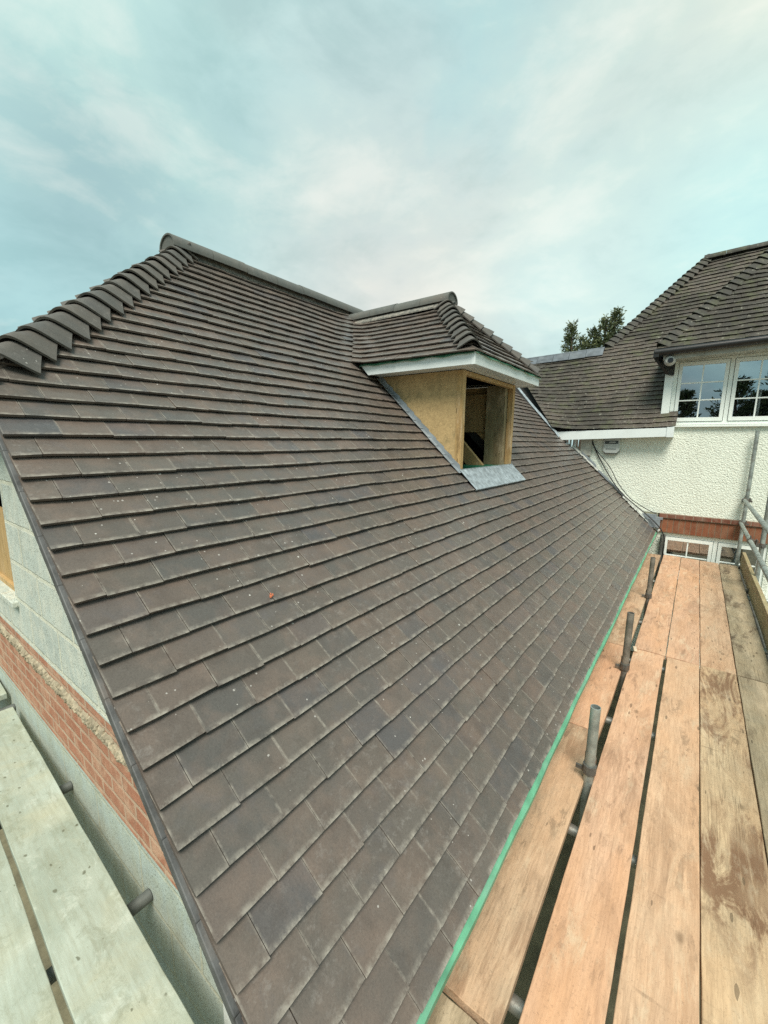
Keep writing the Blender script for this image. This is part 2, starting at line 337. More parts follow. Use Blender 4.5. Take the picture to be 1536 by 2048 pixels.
M['box_dark'] = m_plain('alarm_band', (.06,.075,.075), .4, .05)
M['ink'] = m_plain('ink_grey', (.16,.19,.19), .5)
M['ink_pale'] = m_plain('ink_pale', (.6,.64,.62), .5)
M['cam_white'] = m_plain('camera_shell', (.50,.50,.47), .4)
M['lens'] = m_plain('camera_lens', (.01,.01,.012), .1)
M['orange_clay'] = m_plain('orange_clay', (.50,.15,.07), .8)
M['chip'] = m_plain('wood_chip', (.62,.50,.36), .8)
M['soil'] = m_plain('yard_ground', (.15,.135,.085), .95, .4, 6, .8, dirt=.5, dirtcol=(.07,.07,.035), bscale=30)
M['bark'] = m_plain('bark', (.07,.05,.035), .95, .4, 10, .8)

def m_leaf(name, a, b):
    t = NT(name); g = t.n('ShaderNodeNewGeometry')
    c = t.ramp(g.outputs['Random Per Island'], [(0, a), (1, b)])
    c = t.mix(t.ramp(t.noise(t.coord(), 1.5, 3), [(.35, 0), (.65, .5)]), c, tuple(x*.5 for x in a))
    return t.out(c, .7)
M['leaf'] = m_leaf('conifer_leaf', (.075,.105,.05), (.19,.21,.09))
M['leaf2'] = m_leaf('garden_leaf', (.03,.05,.02), (.07,.10,.035))

def m_glass():
    t = NT('window_glass')
    tr = t.n('ShaderNodeBsdfTransparent', i_Color=(.75,.8,.8,1)); gl = t.n('ShaderNodeBsdfGlossy', i_Color=(.9,.95,1,1), i_Roughness=.01)
    nb = t.bump(t.noise(t.coord(), 1.7, 2), .02, .05); t.link(nb, gl.inputs['Normal'])
    fr = t.n('ShaderNodeFresnel', i_IOR=1.9)
    f = t.math('MULTIPLY', fr.outputs[0], 4.6); f = t.math('MINIMUM', f, 1.0)
    mx = t.n('ShaderNodeMixShader'); t.link(f, mx.inputs[0]); t.link(tr.outputs[0], mx.inputs[1]); t.link(gl.outputs[0], mx.inputs[2])
    o = t.n('ShaderNodeOutputMaterial'); t.link(mx.outputs[0], o.inputs[0])
    return t.m
M['glass'] = m_glass()

# ------------------------------------------------------------------ tiling
def clip(poly, a, b, c):
    """keep a*u+b*v+c>=0"""
    out = []
    for i in range(len(poly)):
        p, q = poly[i], poly[(i+1) % len(poly)]
        dp = a*p[0]+b*p[1]+c; dq = a*q[0]+b*q[1]+c
        if dp >= 0: out.append(p)
        if (dp >= 0) != (dq >= 0):
            t = dp/(dp-dq); out.append((p[0]+t*(q[0]-p[0]), p[1]+t*(q[1]-p[1])))
    return out if len(out) > 2 else []
def halfplanes(pts):
    """convex polygon (ccw) -> inner halfplanes"""
    H = []
    for i in range(len(pts)):
        (x0, y0), (x1, y1) = pts[i], pts[(i+1) % len(pts)]
        a, b = -(y1-y0), (x1-x0); H.append((a, b, -(a*x0+b*y0)))
    return H
def area(p): return .5*sum(p[i][0]*p[(i+1) % len(p)][1]-p[(i+1) % len(p)][0]*p[i][1] for i in range(len(p)))
def ccw(p): return p if area(p) > 0 else p[::-1]
def subtract(poly, hole):
    H = halfplanes(ccw(hole)); out = []; rest = poly
    for a, b, c in H:
        o = clip(rest, -a, -b, -c)
        if o and abs(area(o)) > 1e-6: out.append(o)
        rest = clip(rest, a, b, c)
        if not rest: break
    return out
def wav(u, v):
    return .0022*math.sin(u*2.1+v*1.3)+.0016*math.sin(u*5.3-v*2.2+1)+.0012*math.sin(u*11+v*7)
def tiles(mb, fr, u0, u1, v0, v1, gauge=.0975, width=.167, keep=(), holes=(), th=.0112, drop=.166, L=.165, jit=1.0, wavy=1.0, seed=1, curve=None):
    rg = random.Random(seed)
    O, U, V = (Vector(x) for x in fr); N = U.cross(V).normalized()
    nrow = int((v1-v0)/gauge)+1
    for r in range(nrow):
        vt = v0+r*gauge; off = (r % 2)*width/2; rowj = rg.uniform(-1, 1)*.0015*jit
        n = int((u1-u0)/width)+2
        for k in range(-1, n):
            a = u0+k*width-off; b = a+width-.0009-rg.random()*.0012*jit
            dv = rowj+rg.uniform(-1, 1)*.0022*jit; sk = rg.uniform(-1, 1)*.0022*jit
            if b <= u0 or a >= u1: 
                rg.random(); continue
            lift = rg.uniform(-.001, .0022)*jit; tw = rg.uniform(-1, 1)*.0016*jit
            t0 = vt+dv; t1 = min(t0+L, v1+.02)
            if t1-t0 < .02: continue
            pl = [(max(a, u0), t0+sk), (min(b, u1), t0-sk), (min(b, u1), t1), (max(a, u0), t1)]
            for h in keep:
                if pl: pl = clip(pl, *h)
            if not pl or abs(area(pl)) < 1e-4: continue
            pls = [pl]
            for h in holes:
                nx = []
                for q in pls: nx += subtract(q, h)
                pls = nx
            for q in pls:
                if abs(area(q)) < 2e-4: continue
                q = ccw(q); n_ = len(q); top = []; bot = []; uvs = []
                for (u, v) in q:
                    s = (u-a)/width-.5
                    camber = .0022*(1-(2*(v-t0)/L-0.3)**2)*.6
                    h = -(v-vt)*drop+lift+tw*s*2+wav(u, v)*wavy+camber
                    if curve: h += curve(u, v)
                    p = O+U*u+V*v+N*h
                    top.append(p); bot.append(p-N*th); uvs.append((s+.5, (v-t0)/L))
                F = [tuple(range(n_))]+[(i, i+n_, (i+1) % n_+n_, (i+1) % n_) for i in range(n_)]
                UV = [uvs]+[[(.5, .5)]*4 for i in range(n_)]
                # sides are seen as edges: give them orientation outward
                F = [F[0]]+[tuple(reversed(f)) for f in F[1:]]
                UV = [UV[0]]+[u[::-1] for u in UV[1:]]
                mb.solid(top+bot, F, UV)

def bonnets(mb, A, B, d1, d2, V1, V2, n1, n2, gauge=.0975*1.0, w=.17, drop=.05, lift=.075, seg=16, first=0.0, seed=3, sharp=.6):
    rg = random.Random(seed)
    A = Vector(A); B = Vector(B); d1 = Vector(d1); d2 = Vector(d2); V1 = Vector(V1); V2 = Vector(V2); n1 = Vector(n1); n2 = Vector(n2)
    D = (B-A); Lh = D.length; D.normalize()
    step = gauge/V1.z*1.0   # z rise per course over hip z slope
    step = gauge*V1.z/D.z
    na = (n1+n2).normalized()
    k = 0; s = first
    while s < Lh-.02:
        ww = w*rg.uniform(.95, 1.08); jl = rg.uniform(-.006, .006)
        rows = []
        for (ds, wf, lf, dp) in ((0, 1, lift+jl, drop), (step*.45, .84, lift*.86+jl, drop*.8), (step*1.0, .66, lift*.62, drop*.55), (step*1.9, .40, lift*.15, drop*.2)):
            H = A+D*min(s+ds, Lh+.04); row = []
            for i in range(seg+1):
                t = -1+2*i/seg
                e = sharp
                q = math.sqrt(t*t+e*e); qn = (1+math.sqrt(1+e*e))/2
                a = (t+q)/2/qn; b = (q-t)/2/qn; c0 = e/2/qn
                p = H+d1*(ww*wf*a)+d2*(ww*wf*b)-V1*(dp*a)-V2*(dp*b)
                bell = math.cos(t*math.pi/2)**1.15 if abs(t) < .999 else 0.0
                side = n1 if t > 0 else n2
                nn = (na*bell+side*(1-bell)).normalized()
                p += na*(lf*bell+ww*wf*c0*math.exp(-(t/.75)**2))+side*(.012+.10*lf)*(1-bell)
                row.append((p, nn))
            rows.append(row)
        th = .011
        verts = []; m = seg+1
        for row in rows: verts += [p for p, _ in row]
        for row in rows: verts += [p-nn*th for p, nn in row]
        R_ = len(rows); F = []; UV = []
        for r in range(R_-1):
            for i in range(seg):
                a0 = r*m+i; f = (a0, a0+m, a0+m+1, a0+1); F.append(f[::-1]); UV.append([(.5, .5)]*4)
        o = R_*m
        for i in range(seg): F.append((i, i+1, o+i+1, o+i)); UV.append([(.5, .01)]*2+[(.5, .5)]*2)
        for r in range(R_-1):
            F.append((r*m, (r+1)*m, o+(r+1)*m, o+r*m)[::-1]); UV.append([(.5, .5)]*4)
            F.append((r*m+seg, (r+1)*m+seg, o+(r+1)*m+seg, o+r*m+seg)); UV.append([(.5, .5)]*4)
        mb.solid(verts, F, UV)
        s += step; k += 1

def ridge(mb, A, B, r=.105, L=.40, seg=14, th=.014, sink=.035, seed=2, collar=0.004):
    rg = random.Random(seed)
    A = Vector(A); B = Vector(B); D = (B-A); tot = D.length; D.normalize(); sd = D.cross(Vector((0,0,1))).normalized()
    n = max(1, round(tot/L)); l = tot/n
    for k in range(n):
        p0 = A+D*(k*l+.0015); p1 = A+D*((k+1)*l-.0015); jz = rg.uniform(-.003, .003)
        vs = []; m = seg+1
        for p, rr in ((p0, r), (p1, r)):
            for q in (0, th):
                for i in range(m):
                    a = R(-8)+(math.pi+2*R(8))*i/seg
                    vs.append(p+sd*math.cos(a)*(rr-q)+Vector((0,0,1))*(math.sin(a)*(rr-q)*.82-sink+jz))
        F = []
        for i in range(seg):
            F.append((i, 2*m+i, 2*m+i+1, i+1)); F.append((m+i, m+i+1, 3*m+i+1, 3*m+i))
            F.append((i, i+1, m+i+1, m+i)); F.append((2*m+i, 3*m+i, 3*m+i+1, 2*m+i+1))
        F.append((0, m, 3*m, 2*m)); F.append((seg, 2*m+seg, 3*m+seg, m+seg))
        mb.solid(vs, F, [[(.5, .5)]*4 for _ in F])
    # mortar pointing closes both open ends
    for p in (A+D*.012, B-D*.012):
        pts = [p+sd*math.cos(R(-8)+(math.pi+R(16))*i/seg)*(r-th*.7)+Vector((0,0,1))*(math.sin(R(-8)+(math.pi+R(16))*i/seg)*(r-th*.7)*.82-sink) for i in range(m)]
        mb.solid(pts, [tuple(range(m))], [[(.5, .5)]*m])
    return n

# ------------------------------------------------------------------ house extension
PA = R(43.4); sp, cp = math.sin(PA), math.cos(PA)
OX, OZ = -.38, -1.399
fr_main = ((OX, 0, OZ), (0,1,0), (-cp, 0, sp))
def mz(x): return OZ+(OX-x)*sp/cp          # main roof surface height at x
def mv(x): return (OX-x)/cp
def mp(u, v, h=0): return Vector((OX, 0, OZ))+Vector((0,1,0))*u+Vector((-cp,0,sp))*v+Vector((sp,0,cp))*h
VERGE = .371; YEND = 7.95
XR = -3.41; ZR = mz(XR)
hipX0 = -2.10; hipZ0 = mz(hipX0)                       # hip foot at the verge
HK = 1.17; hipTop = Vector((XR, VERGE+(hipX0-XR)*HK, ZR))
hb_ = math.atan2(sp/cp, HK); ch, sh = math.cos(hb_), math.sin(hb_)
EXT = empty('house_extension', (-3.4, 3.8, -3.55))
tag(EXT, 'house extension under the big new brown tiled roof with half hip and dormer', 'house')
def child(o_, parent=EXT):
    o_.parent = parent
    o_.matrix_parent_inverse = Matrix.Translation(-Vector(world_loc(parent)))
    return o_
def world_loc(p):
    l = Vector(p.location)
    return l
def part(mb, name, mat, parent=EXT, smooth=False, bevel=0, label=None):
    o = mb.build(name, mat, None, None, smooth, bevel)
    o.parent = parent
    # parent chain: empties carry the location, mesh children have none
    base = Vector((0,0,0)); q = parent
    while q is not None: base += Vector(q.location); q = q.parent
    o.location = -base
    if label: o['label'] = label
    return o

DF, DY0, DY1 = -1.59, 3.20, 4.40         # dormer front plane and cheeks
DC = .5*(DY0+DY1)
EX, EZ = -1.40, .685                      # dormer eaves line (tile edge height)
EY0, EY1 = 2.985, 4.615
half = .5*(EY1-EY0)
DZR = 1.335                               # dormer ridge
dp_ = math.atan2(DZR-EZ, half)
dvx = -2.62                               # where the dormer eaves meet the main slope
xr_d = OX-(DZR-OZ)*cp/sp                  # dormer ridge hits main slope
# cut-outs in (u, v) of the main slope
hole_rect = [(DY0+.01, mv(DF)), (DY1-.01, mv(DF)), (DY1-.01, mv(-2.62)), (DY0+.01, mv(-2.62))]
def vu(x, y): return (y, mv(x))
hole_val = [vu(OX-(EZ-OZ)*cp/sp, EY0+.03), vu(OX-(EZ-OZ)*cp/sp, EY1-.03), vu(xr_d, DC)]
hl = ((VERGE, mv(hipX0)), (hipTop.y, mv(hipTop.x)))
a_, b_ = (hl[1][1]-hl[0][1]), -(hl[1][0]-hl[0][0])
keep_hip = (a_, b_, -(a_*hl[0][0]+b_*hl[0][1]))
def main_sweep(u, v):
    va_, vb_ = mv(-2.6), mv(xr_d)
    if v < va_-.15: return 0
    f = min(1, (v-va_+.15)/.2)
    uy = EY0+(DC-EY0)*max(0, min(1, (v-va_)/(vb_-va_)))
    d = uy-u if u < DC else u-(2*DC-uy)
    return .028*f*math.exp(-max(d, 0)/.10)
mb = MB()
tiles(mb, fr_main, VERGE, YEND-.01, .017, .10, gauge=.0988, keep=[keep_hip], seed=12, curve=lambda u, v: -.004)
tiles(mb, fr_main, VERGE, YEND-.01, .0735, mv(XR)-.02, gauge=.0988, keep=[keep_hip], holes=[hole_rect, hole_val], seed=11, curve=main_sweep)
roof = part(mb, 'roof_tiles', M['tile'])
# half-hip slope tiles (facing the camera side)
Lh = (hipTop.y-VERGE)/ch
wid = 2*(hipX0-XR)
mb = MB()
fr_h = ((hipX0-wid, VERGE, hipZ0), (1,0,0), (0, ch, sh))
tiles(mb, fr_h, 0, wid, -.02, Lh, keep=[halfplanes(ccw([(0,0),(wid,0),(wid/2,Lh)]))[i] for i in (1,2)], seed=5)
part(mb, 'half_hip_tiles', M['tile'])
# far slope, plain sheet of tiles
mb = MB()
fr_b = ((2*XR-OX, 9.3, OZ), (0,-1,0), (cp,0,sp))
tiles(mb, fr_b, 9.3-YEND, 9.3-VERGE, 0, mv(XR)-.02, gauge=.0975, keep=[], holes=[[(9.3-VERGE+.1, mv(hipX0)), (9.3-VERGE+.1, 5), (9.3-hipTop.y, mv(XR))]], seed=6)
part(mb, 'rear_roof_tiles', M['tile'])
# roof deck (underlay and rafters) below the tiles, open under the dormer
mb = MB()
def slab(poly, h0, h1):
    P = [mp(u, v, h0) for u, v in poly]; mb.prism(P, Vector((sp,0,cp))*(h1-h0))
y0 = VERGE+.045
full = [(y0, .05), (YEND, .05), (YEND, mv(XR)), (hipTop.y, mv(XR)), (y0, mv(hipX0)+.03)]
for q in subtract(ccw(full), [(DY0+.02, mv(DF)), (DY1-.02, mv(DF)), (DY1-.02, mv(-2.9)), (DY0+.02, mv(-2.9))]):
    slab(q, -.105, -.036)
for y in (y0,):
    P = [Vector((2*XR-p.x, p.y, p.z)) for p in (mp(u, v, -.1) for u, v in full)]
    mb.prism(P, (-sp*.06, 0, cp*.06))
P = [(hipX0, y0, hipZ0-.06), (2*XR-hipX0, y0, hipZ0-.06), (XR, hipTop.y+.045, ZR-.06)]
mb.prism(P, (0, .04, -.05))
part(mb, 'roof_deck', M['underlay'])
# verge undercloak
mb = MB()
nv = 13
for i in range(nv):
    va, vb = -.03+(mv(hipX0)+.03)*i/nv, -.03+(mv(hipX0)+.03)*(i+1)/nv
    j = .0006*math.sin(i*2.3)
    mb.prism([mp(VERGE-.012+j, va, -.024), mp(VERGE+.045, va, -.024), mp(VERGE+.045, vb-.0012, -.024), mp(VERGE-.012+j*.4, vb-.0012, -.024)], (0, 0, -.038))
part(mb, 'verge_undercloak', M['verge'], bevel=.003)
mb = MB()
mb.prism([(hipX0+.03, VERGE+.012, hipZ0-.02), (2*XR-hipX0, VERGE+.012, hipZ0-.02), (2*XR-hipX0, VERGE+.05, hipZ0), (hipX0+.03, VERGE+.05, hipZ0)], (0,0,-.1))
part(mb, 'hip_fascia', M['verge'])
# hip bonnets, ridge
mb = MB()
bonnets(mb, (hipX0-.03, VERGE+.03, hipZ0+.03), hipTop+Vector((0,0,0)), (0,1,0), (-1,0,0), (-cp,0,sp), (0,ch,sh), (sp,0,cp), (0,-sh,ch), w=.158, drop=.04, lift=.047, seed=9)
mb2 = MB()
bonnets(mb2, (2*XR-hipX0+.03, VERGE+.03, hipZ0+.03), hipTop, (1,0,0), (0,1,0), (0,ch,sh), (cp,0,sp), (0,-sh,ch), (-sp,0,cp), w=.15, drop=.04, lift=.058, seed=8)
part(mb, 'hip_bonnet_tiles', M['bonnet'], smooth=True)
part(mb2, 'hip_bonnet_tiles', M['bonnet'], smooth=True)
mb = MB()
ridge(mb, (XR, hipTop.y-.13, ZR+.01), (XR, YEND+.6, ZR+.0), r=.112, L=.33, sink=.04)
part(mb, 'ridge_tiles', M['ridge'], smooth=True)
mb = MB()
for sgn in (1,):
    mb.prism([mp(hipTop.y-.02, mv(XR)-.10, -.004), mp(YEND, mv(XR)-.10, -.004), mp(YEND, mv(XR)-.02, .03), mp(hipTop.y-.02, mv(XR)-.02, .03)], (0,0,-.02))
part(mb, 'ridge_bedding', M['ridge'])
# eaves: green strip, fascia, soffit
mb = MB()
n = 60
pts = []
for i in range(n):
    ya, yb = VERGE+(YEND-VERGE)*i/n, VERGE+(YEND-VERGE)*(i+1)/n
    f = lambda y: .003*math.sin(y*3.1)+.0018*math.sin(y*11)+.0015*math.sin(y*37)
    A0, A1 = mp(ya, .06, -.020), mp(yb, .06, -.020)
    B0, B1 = mp(ya, -.011+f(ya), -.019+f(ya)*.5), mp(yb, -.011+f(yb), -.019+f(yb)*.5)
    mb.quad(B0, B1, A1, A0)
    mb.quad(B0+Vector((-.004,0,-.035)), B1+Vector((-.004,0,-.035)), B1, B0)
part(mb, 'eaves_strip', M['green'])
mb = MB()
mb.box(OX-.085, OX-.06, VERGE+.05, YEND-.03, OZ-.15, OZ-.045)
part(mb, 'fascia', M['upvc'], bevel=.003)
mb = MB()
mb.box(-1.03, OX-.086, .575, YEND-.03, OZ-.15, OZ-.138)
part(mb, 'soffit', M['upvc'])
# white box end at the foot of the gable
mb = MB()
mb.prism([(-1.045, .548, -1.95), (OX-.09, .548, -1.95), (OX-.09, .548, OZ-.06), (-1.045, .548, mz(-1.045)-.14)], (0, .02, 0))
part(mb, 'box_end', M['upvc'], bevel=.003)
# gable wall
WY = .565
def zt(x): return min(mz(x if x > XR else 2*XR-x), hipZ0+.0)-.13
def wallband(mb, x0, x1, z0, z1):
    """polygon between z0 and z1, clipped by the roof line, on the gable plane"""
    pl = [(x0, z0), (x1, z0), (x1, z1), (x0, z1)]
    s = sp/cp
    pl = clip(pl, -s, -1, OZ+OX*s-.13)            # z <= mz(x)-.13
    if pl: pl = clip(pl, s, -1, OZ+OX*s-.13-2*XR*s)
    if pl: pl = clip(pl, 0, -1, hipZ0-.10)
    if pl: mb.prism([(x, WY, z) for x, z in ccw(pl)], (0, .10, 0))
XL = 2*XR+1.02
mb = MB(); wallband(mb, XL, -1.02, -3.55, -1.612); lower = part(mb, 'lower_blockwork', M['concrete'])
mb = MB(); wallband(mb, XL, -1.02, -1.612, -1.165); part(mb, 'brick_band', M['brick'])
mb = MB()
wallband(mb, -3.08, -1.02, -1.165, 1.0); wallband(mb, -4.3, -3.08, -1.165, -.93); wallband(mb, XL, -4.3, -1.165, 1.0); wallband(mb, -4.3, -3.08, .0, 1.0)
part(mb, 'blockwork', M['block'])
mb = MB()   # other walls of the shell
mb.box(-1.12, -1.02, .67, YEND, -3.55, -1.62); part(mb, 'side_wall', M['block'])
mb = MB(); mb.box(XL, XL+.1, .67, YEND, -3.55, -1.62); part(mb, 'side_wall', M['block'])
mb = MB(); mb.box(XL+.1, -1.13, .67, YEND, -1.66, -1.62)
part(mb, 'loft_floor', M['underlay'])
for yy in (DY0-.5, DY1+.30):  # black sheets added around the dormer interior to shut out light
    mb = MB(); mb.prism([(-1.15, yy, -1.615), (-3.3, yy, -1.615), (-3.3, yy, mz(-3.3)-.16), (-1.15, yy, mz(-1.15)-.16)], (0,.02,0)); part(mb, 'loft_blackout', M['dark'])
mb = MB(); mb.box(-3.32, -3.30, DY0-.5, DY1+.3, -1.615, 1.1); part(mb, 'loft_blackout', M['dark'])
mb = MB(); mb.box(-1.14, -1.12, DY0-.5, DY1+.3, -1.615, mz(-1.13)-.16); part(mb, 'loft_blackout', M['dark'])
# squeezed-out mortar bed along the brickwork
mb = MB(); rg = random.Random(4)
nx = 420; x0, x1 = -5.0, -1.30; prof = 7
rows = []
for i in range(nx+1):
    x = x0+(x1-x0)*i/nx; row = []
    tp = .030+.006*math.sin(i*.13)+.010*rg.random(); bt = -.022-.014*rg.random()-.006*math.sin(i*.31)
    for j in range(prof):
        t = j/(prof-1); z = -1.258+bt+(tp-bt)*t
        bulge = math.sin(t*math.pi)
        y = WY-.001-.011*bulge*(.6+.7*rg.random()) - (.008*rg.random() if 0 < j < prof-1 else 0)
        if rg.random() < .05 and 0 < j < prof-1: y += .022
        row.append((x+rg.uniform(-.002, .002), y, z+rg.uniform(-.003, .003)))
    rows.append(row)
vs = [p for r in rows for p in r]
F = [(i*prof+j, (i+1)*prof+j, (i+1)*prof+j+1, i*prof+j+1) for i in range(nx) for j in range(prof-1)]
mb.solid(vs, F)
part(mb, 'mortar_bed', M['mortar'])
# gable window opening: timber lining, sill
o = MB()
o.box(-3.105, -3.082, WY+.03, WY+.16, -.90, .0); o.box(-4.3, -4.275, WY+.03, WY+.16, -.90, .0); o.box(-4.275, -3.105, WY+.03, WY+.16, -.93, -.90); o.box(-4.275, -3.105, WY+.05, WY+.09, -.90, -.45)
fw = part(o, 'window_lining', M['timber'])
o = MB(); o.box(-4.32, -3.03, WY-.03, WY+.02, -.965, -.932); part(o, 'window_sill', M['block'], bevel=.004)

# ------------------------------------------------------------------ dormer (part of the house)
DOR = empty('dormer'); DOR.parent = EXT; DOR.location = Vector((DF, DC, -.3))-Vector(EXT.location)
def dpart(mb, name, mat, **k): return part(mb, name, mat, DOR, **k)
cd, sd_ = math.cos(dp_), math.sin(dp_)
slopeL = half/cd
# left slope: facing -Y ; frame U along +X so that U x V points up and outward
xa = -3.45; 
apexX = EX-half*1.0                          # hip apex
apexX = -2.12
frontp = math.atan2(DZR-EZ, EX-apexX); cf, sf = math.cos(frontp), math.sin(frontp); frontL = (EX-apexX)/cf
g2 = .0955
def dorm_keep(left=True):
    # u measured from xa along +X, v up slope
    ux = lambda x: x-xa
    hipf = halfplanes(ccw([(ux(EX), 0), (ux(apexX), slopeL), (ux(xa), slopeL), (ux(xa), 0)]))
    return hipf
vm = [((OX-(EZ-OZ)*cp/sp)-xa, 0), (xr_d-xa, slopeL)]       # valley line in left-slope coordinates
a2, b2 = vm[1][1]-vm[0][1], -(vm[1][0]-vm[0][0]); kv = (a2, b2, -(a2*vm[0][0]+b2*vm[0][1]))
hp = [(EX-xa, 0), (apexX-xa, slopeL)]; a3, b3 = -(hp[1][1]-hp[0][1]), (hp[1][0]-hp[0][0]); kh = (a3, b3, -(a3*hp[0][0]+b3*hp[0][1]))
if kv[0]*2.0+kv[1]*.1+kv[2] < 0: kv = tuple(-x for x in kv)
if kh[0]*1.0+kh[1]*.1+kh[2] < 0: kh = tuple(-x for x in kh)
def sweep(u, v):      # courses lift gently into the swept valley
    d = (u-(vm[0][0]+(vm[1][0]-vm[0][0])*v/slopeL)); return .03*math.exp(-max(d, 0)/.10)
mb = MB()
tiles(mb, ((xa, EY0, EZ), (1,0,0), (0, cd, sd_)), 0, EX-xa, -.02, slopeL-.01, gauge=g2, keep=[kv, kh], seed=21, curve=sweep)
# right slope mirrored (U = -X)
W2 = EX-xa
def mir(k): a, b, c = k; return (-a, b, c+a*W2)
tiles(mb, ((EX, EY1, EZ), (-1,0,0), (0, -cd, sd_)), 0, W2, -.02, slopeL-.01, gauge=g2, keep=[mir(kv), mir(kh)], seed=22)
# front hip slope
fw_ = EY1-EY0
kk = halfplanes(ccw([(0,0),(fw_,0),(fw_/2,frontL)]))
tiles(mb, ((EX, EY0, EZ), (0,1,0), (-cf, 0, sf)), -.0, fw_, -.02, frontL, gauge=g2, keep=[k for k in kk if abs(k[0]) > 1e-6], seed=23)
dpart(mb, 'dormer_roof_tiles', M['tile'])
mb = MB()
e = .035
mb.prism([(xr_d+.3, DC, DZR-e-.02), (apexX, DC, DZR-e-.02), (EX-.03, EY0+.03, EZ-e), (OX-(EZ-OZ)*cp/sp+.15, EY0+.03, EZ-e)][::-1], (0,0,-.03))
mb.prism([(xr_d+.3, DC, DZR-e-.02), (apexX, DC, DZR-e-.02), (EX-.03, EY1-.03, EZ-e), (OX-(EZ-OZ)*cp/sp+.15, EY1-.03, EZ-e)], (0,0,-.03))
mb.prism([(apexX, DC, DZR-e-.02), (EX-.03, EY0+.03, EZ-e), (EX-.03, EY1-.03, EZ-e)], (0,0,-.03))
dpart(mb, 'dormer_roof_deck', M['underlay'])
mb = MB()
n1 = Vector((0,-sd_,cd)); n2 = Vector((sf,0,cf))
bonnets(mb, (EX-.02, EY0+.02, EZ+.01), (apexX, DC, DZR), (-1,0,0), (0,1,0), (0,cd,sd_), (-cf,0,sf), n1, n2, gauge=g2, w=.14, drop=.03, lift=.048, seed=31)
bonnets(mb, (EX-.02, EY1-.02, EZ+.01), (apexX, DC, DZR), (0,-1,0), (-1,0,0), (-cf,0,sf), (0,-cd,sd_), n2, Vector((0,sd_,cd)), gauge=g2, w=.14, drop=.03, lift=.048, seed=32)
dpart(mb, 'dormer_bonnet_tiles', M['bonnet'], smooth=True)
mb = MB(); ridge(mb, (xr_d-.02, DC, DZR+.012), (apexX+.09, DC, DZR+.018), r=.10, L=.36, sink=.03)
dpart(mb, 'dormer_ridge_tiles', M['ridge'], smooth=True)
mb = MB()
mb.prism([(xr_d-.03, DC-.13, DZR-.095), (apexX-.02, DC-.12, DZR-.085), (apexX-.02, DC-.05, DZR-.02), (xr_d-.03, DC-.05, DZR-.02)], (0,0,.012))
dpart(mb, 'dormer_ridge_bedding', M['ridge'])
# fascia, with a slanting cut where it dies into the main slope
mb = MB()
ft, fb = EZ-.026, EZ-.112
xt, xb = OX-(ft-OZ)*cp/sp, OX-(fb-OZ)*cp/sp
for yy, off in ((EY0+.028, .018), (EY1-.046, .018)):
    mb.prism([(xt+.04, yy, ft), (xb+.03, yy, fb), (EX-.029, yy, fb), (EX-.029, yy, ft)], (0, off, 0))
mb.box(EX-.029, EX-.011, EY0+.028, EY1-.028, fb, ft)
mb.box(EX-.038, EX-.007, EY0+.023, EY0+.046, fb-.003, ft+.002)
dpart(mb, 'dormer_fascia', M['upvc'], bevel=.002)
mb = MB()
mb.quad((xb+.03, EY0+.047, fb+.006), (xb+.03, DY0+.01, fb+.006), (DF-.01, DY0+.01, fb+.006), (EX-.03, EY0+.047, fb+.006))
mb.quad((EX-.03, EY0+.047, fb+.0061), (DF-.01, DY0+.01, fb+.0061), (DF-.01, DY1-.01, fb+.0061), (EX-.03, EY1-.047, fb+.0061))
mb.quad((EX-.03, EY1-.047, fb+.006), (DF-.01, DY1-.01, fb+.006), (xb+.03, DY1-.01, fb+.006), (xb+.03, EY1-.047, fb+.006))
sof = dpart(mb, 'dormer_soffit', M['upvc'])
mb = MB()
for (p, q, ax) in (((xt+.03, EY0+.022), (EX-.012, EY0+.022), 0), ((EX-.004, EY0+.022), (EX-.004, EY1-.02), 1)):
    nseg = 24
    for i in range(nseg):
        A = [p[k]+(q[k]-p[k])*i/nseg for k in (0,1)]; B = [p[k]+(q[k]-p[k])*(i+1)/nseg for k in (0,1)]
        za = ft+.006+.004*math.sin(i*1.3); zb = ft+.006+.004*math.sin((i+1)*1.3); da = -.010+.004*math.sin(i*.9); db = -.010+.004*math.sin(i*.9+.9)
        o0 = (0, -.012) if ax == 0 else (.012, 0)
        mb.quad((A[0]+o0[0], A[1]+o0[1], za+da-.006), (B[0]+o0[0], B[1]+o0[1], zb+db-.006), (B[0]-o0[0], B[1]-o0[1], zb+.008), (A[0]-o0[0], A[1]-o0[1], za+.008))
dpart(mb, 'eaves_felt', M['green'])
# cheeks
def zmain(x): return mz(x)-.03
for yy in (DY0, DY1-.018):
    mb = MB()
    mb.prism([(DF-.055, yy, zmain(DF-.055)), (DF-.055, yy, fb), (OX-(fb-OZ+.03)*cp/sp, yy, fb)], (0, .018, 0))
    dpart(mb, 'dormer_cheek', M['osb'])
# corner posts and head
for yy in (DY0-.004, DY1-.052):
    mb = MB(); mb.box(DF-.054, DF, yy, yy+.056, mz(DF)+.0, fb)
    dpart(mb, 'corner_post', M['timber'], bevel=.002)
mb = MB(); mb.box(DF-.05, DF-.004, DY0+.053, DY1-.053, fb-.035, fb)
dpart(mb, 'window_head', M['timber'], bevel=.002)
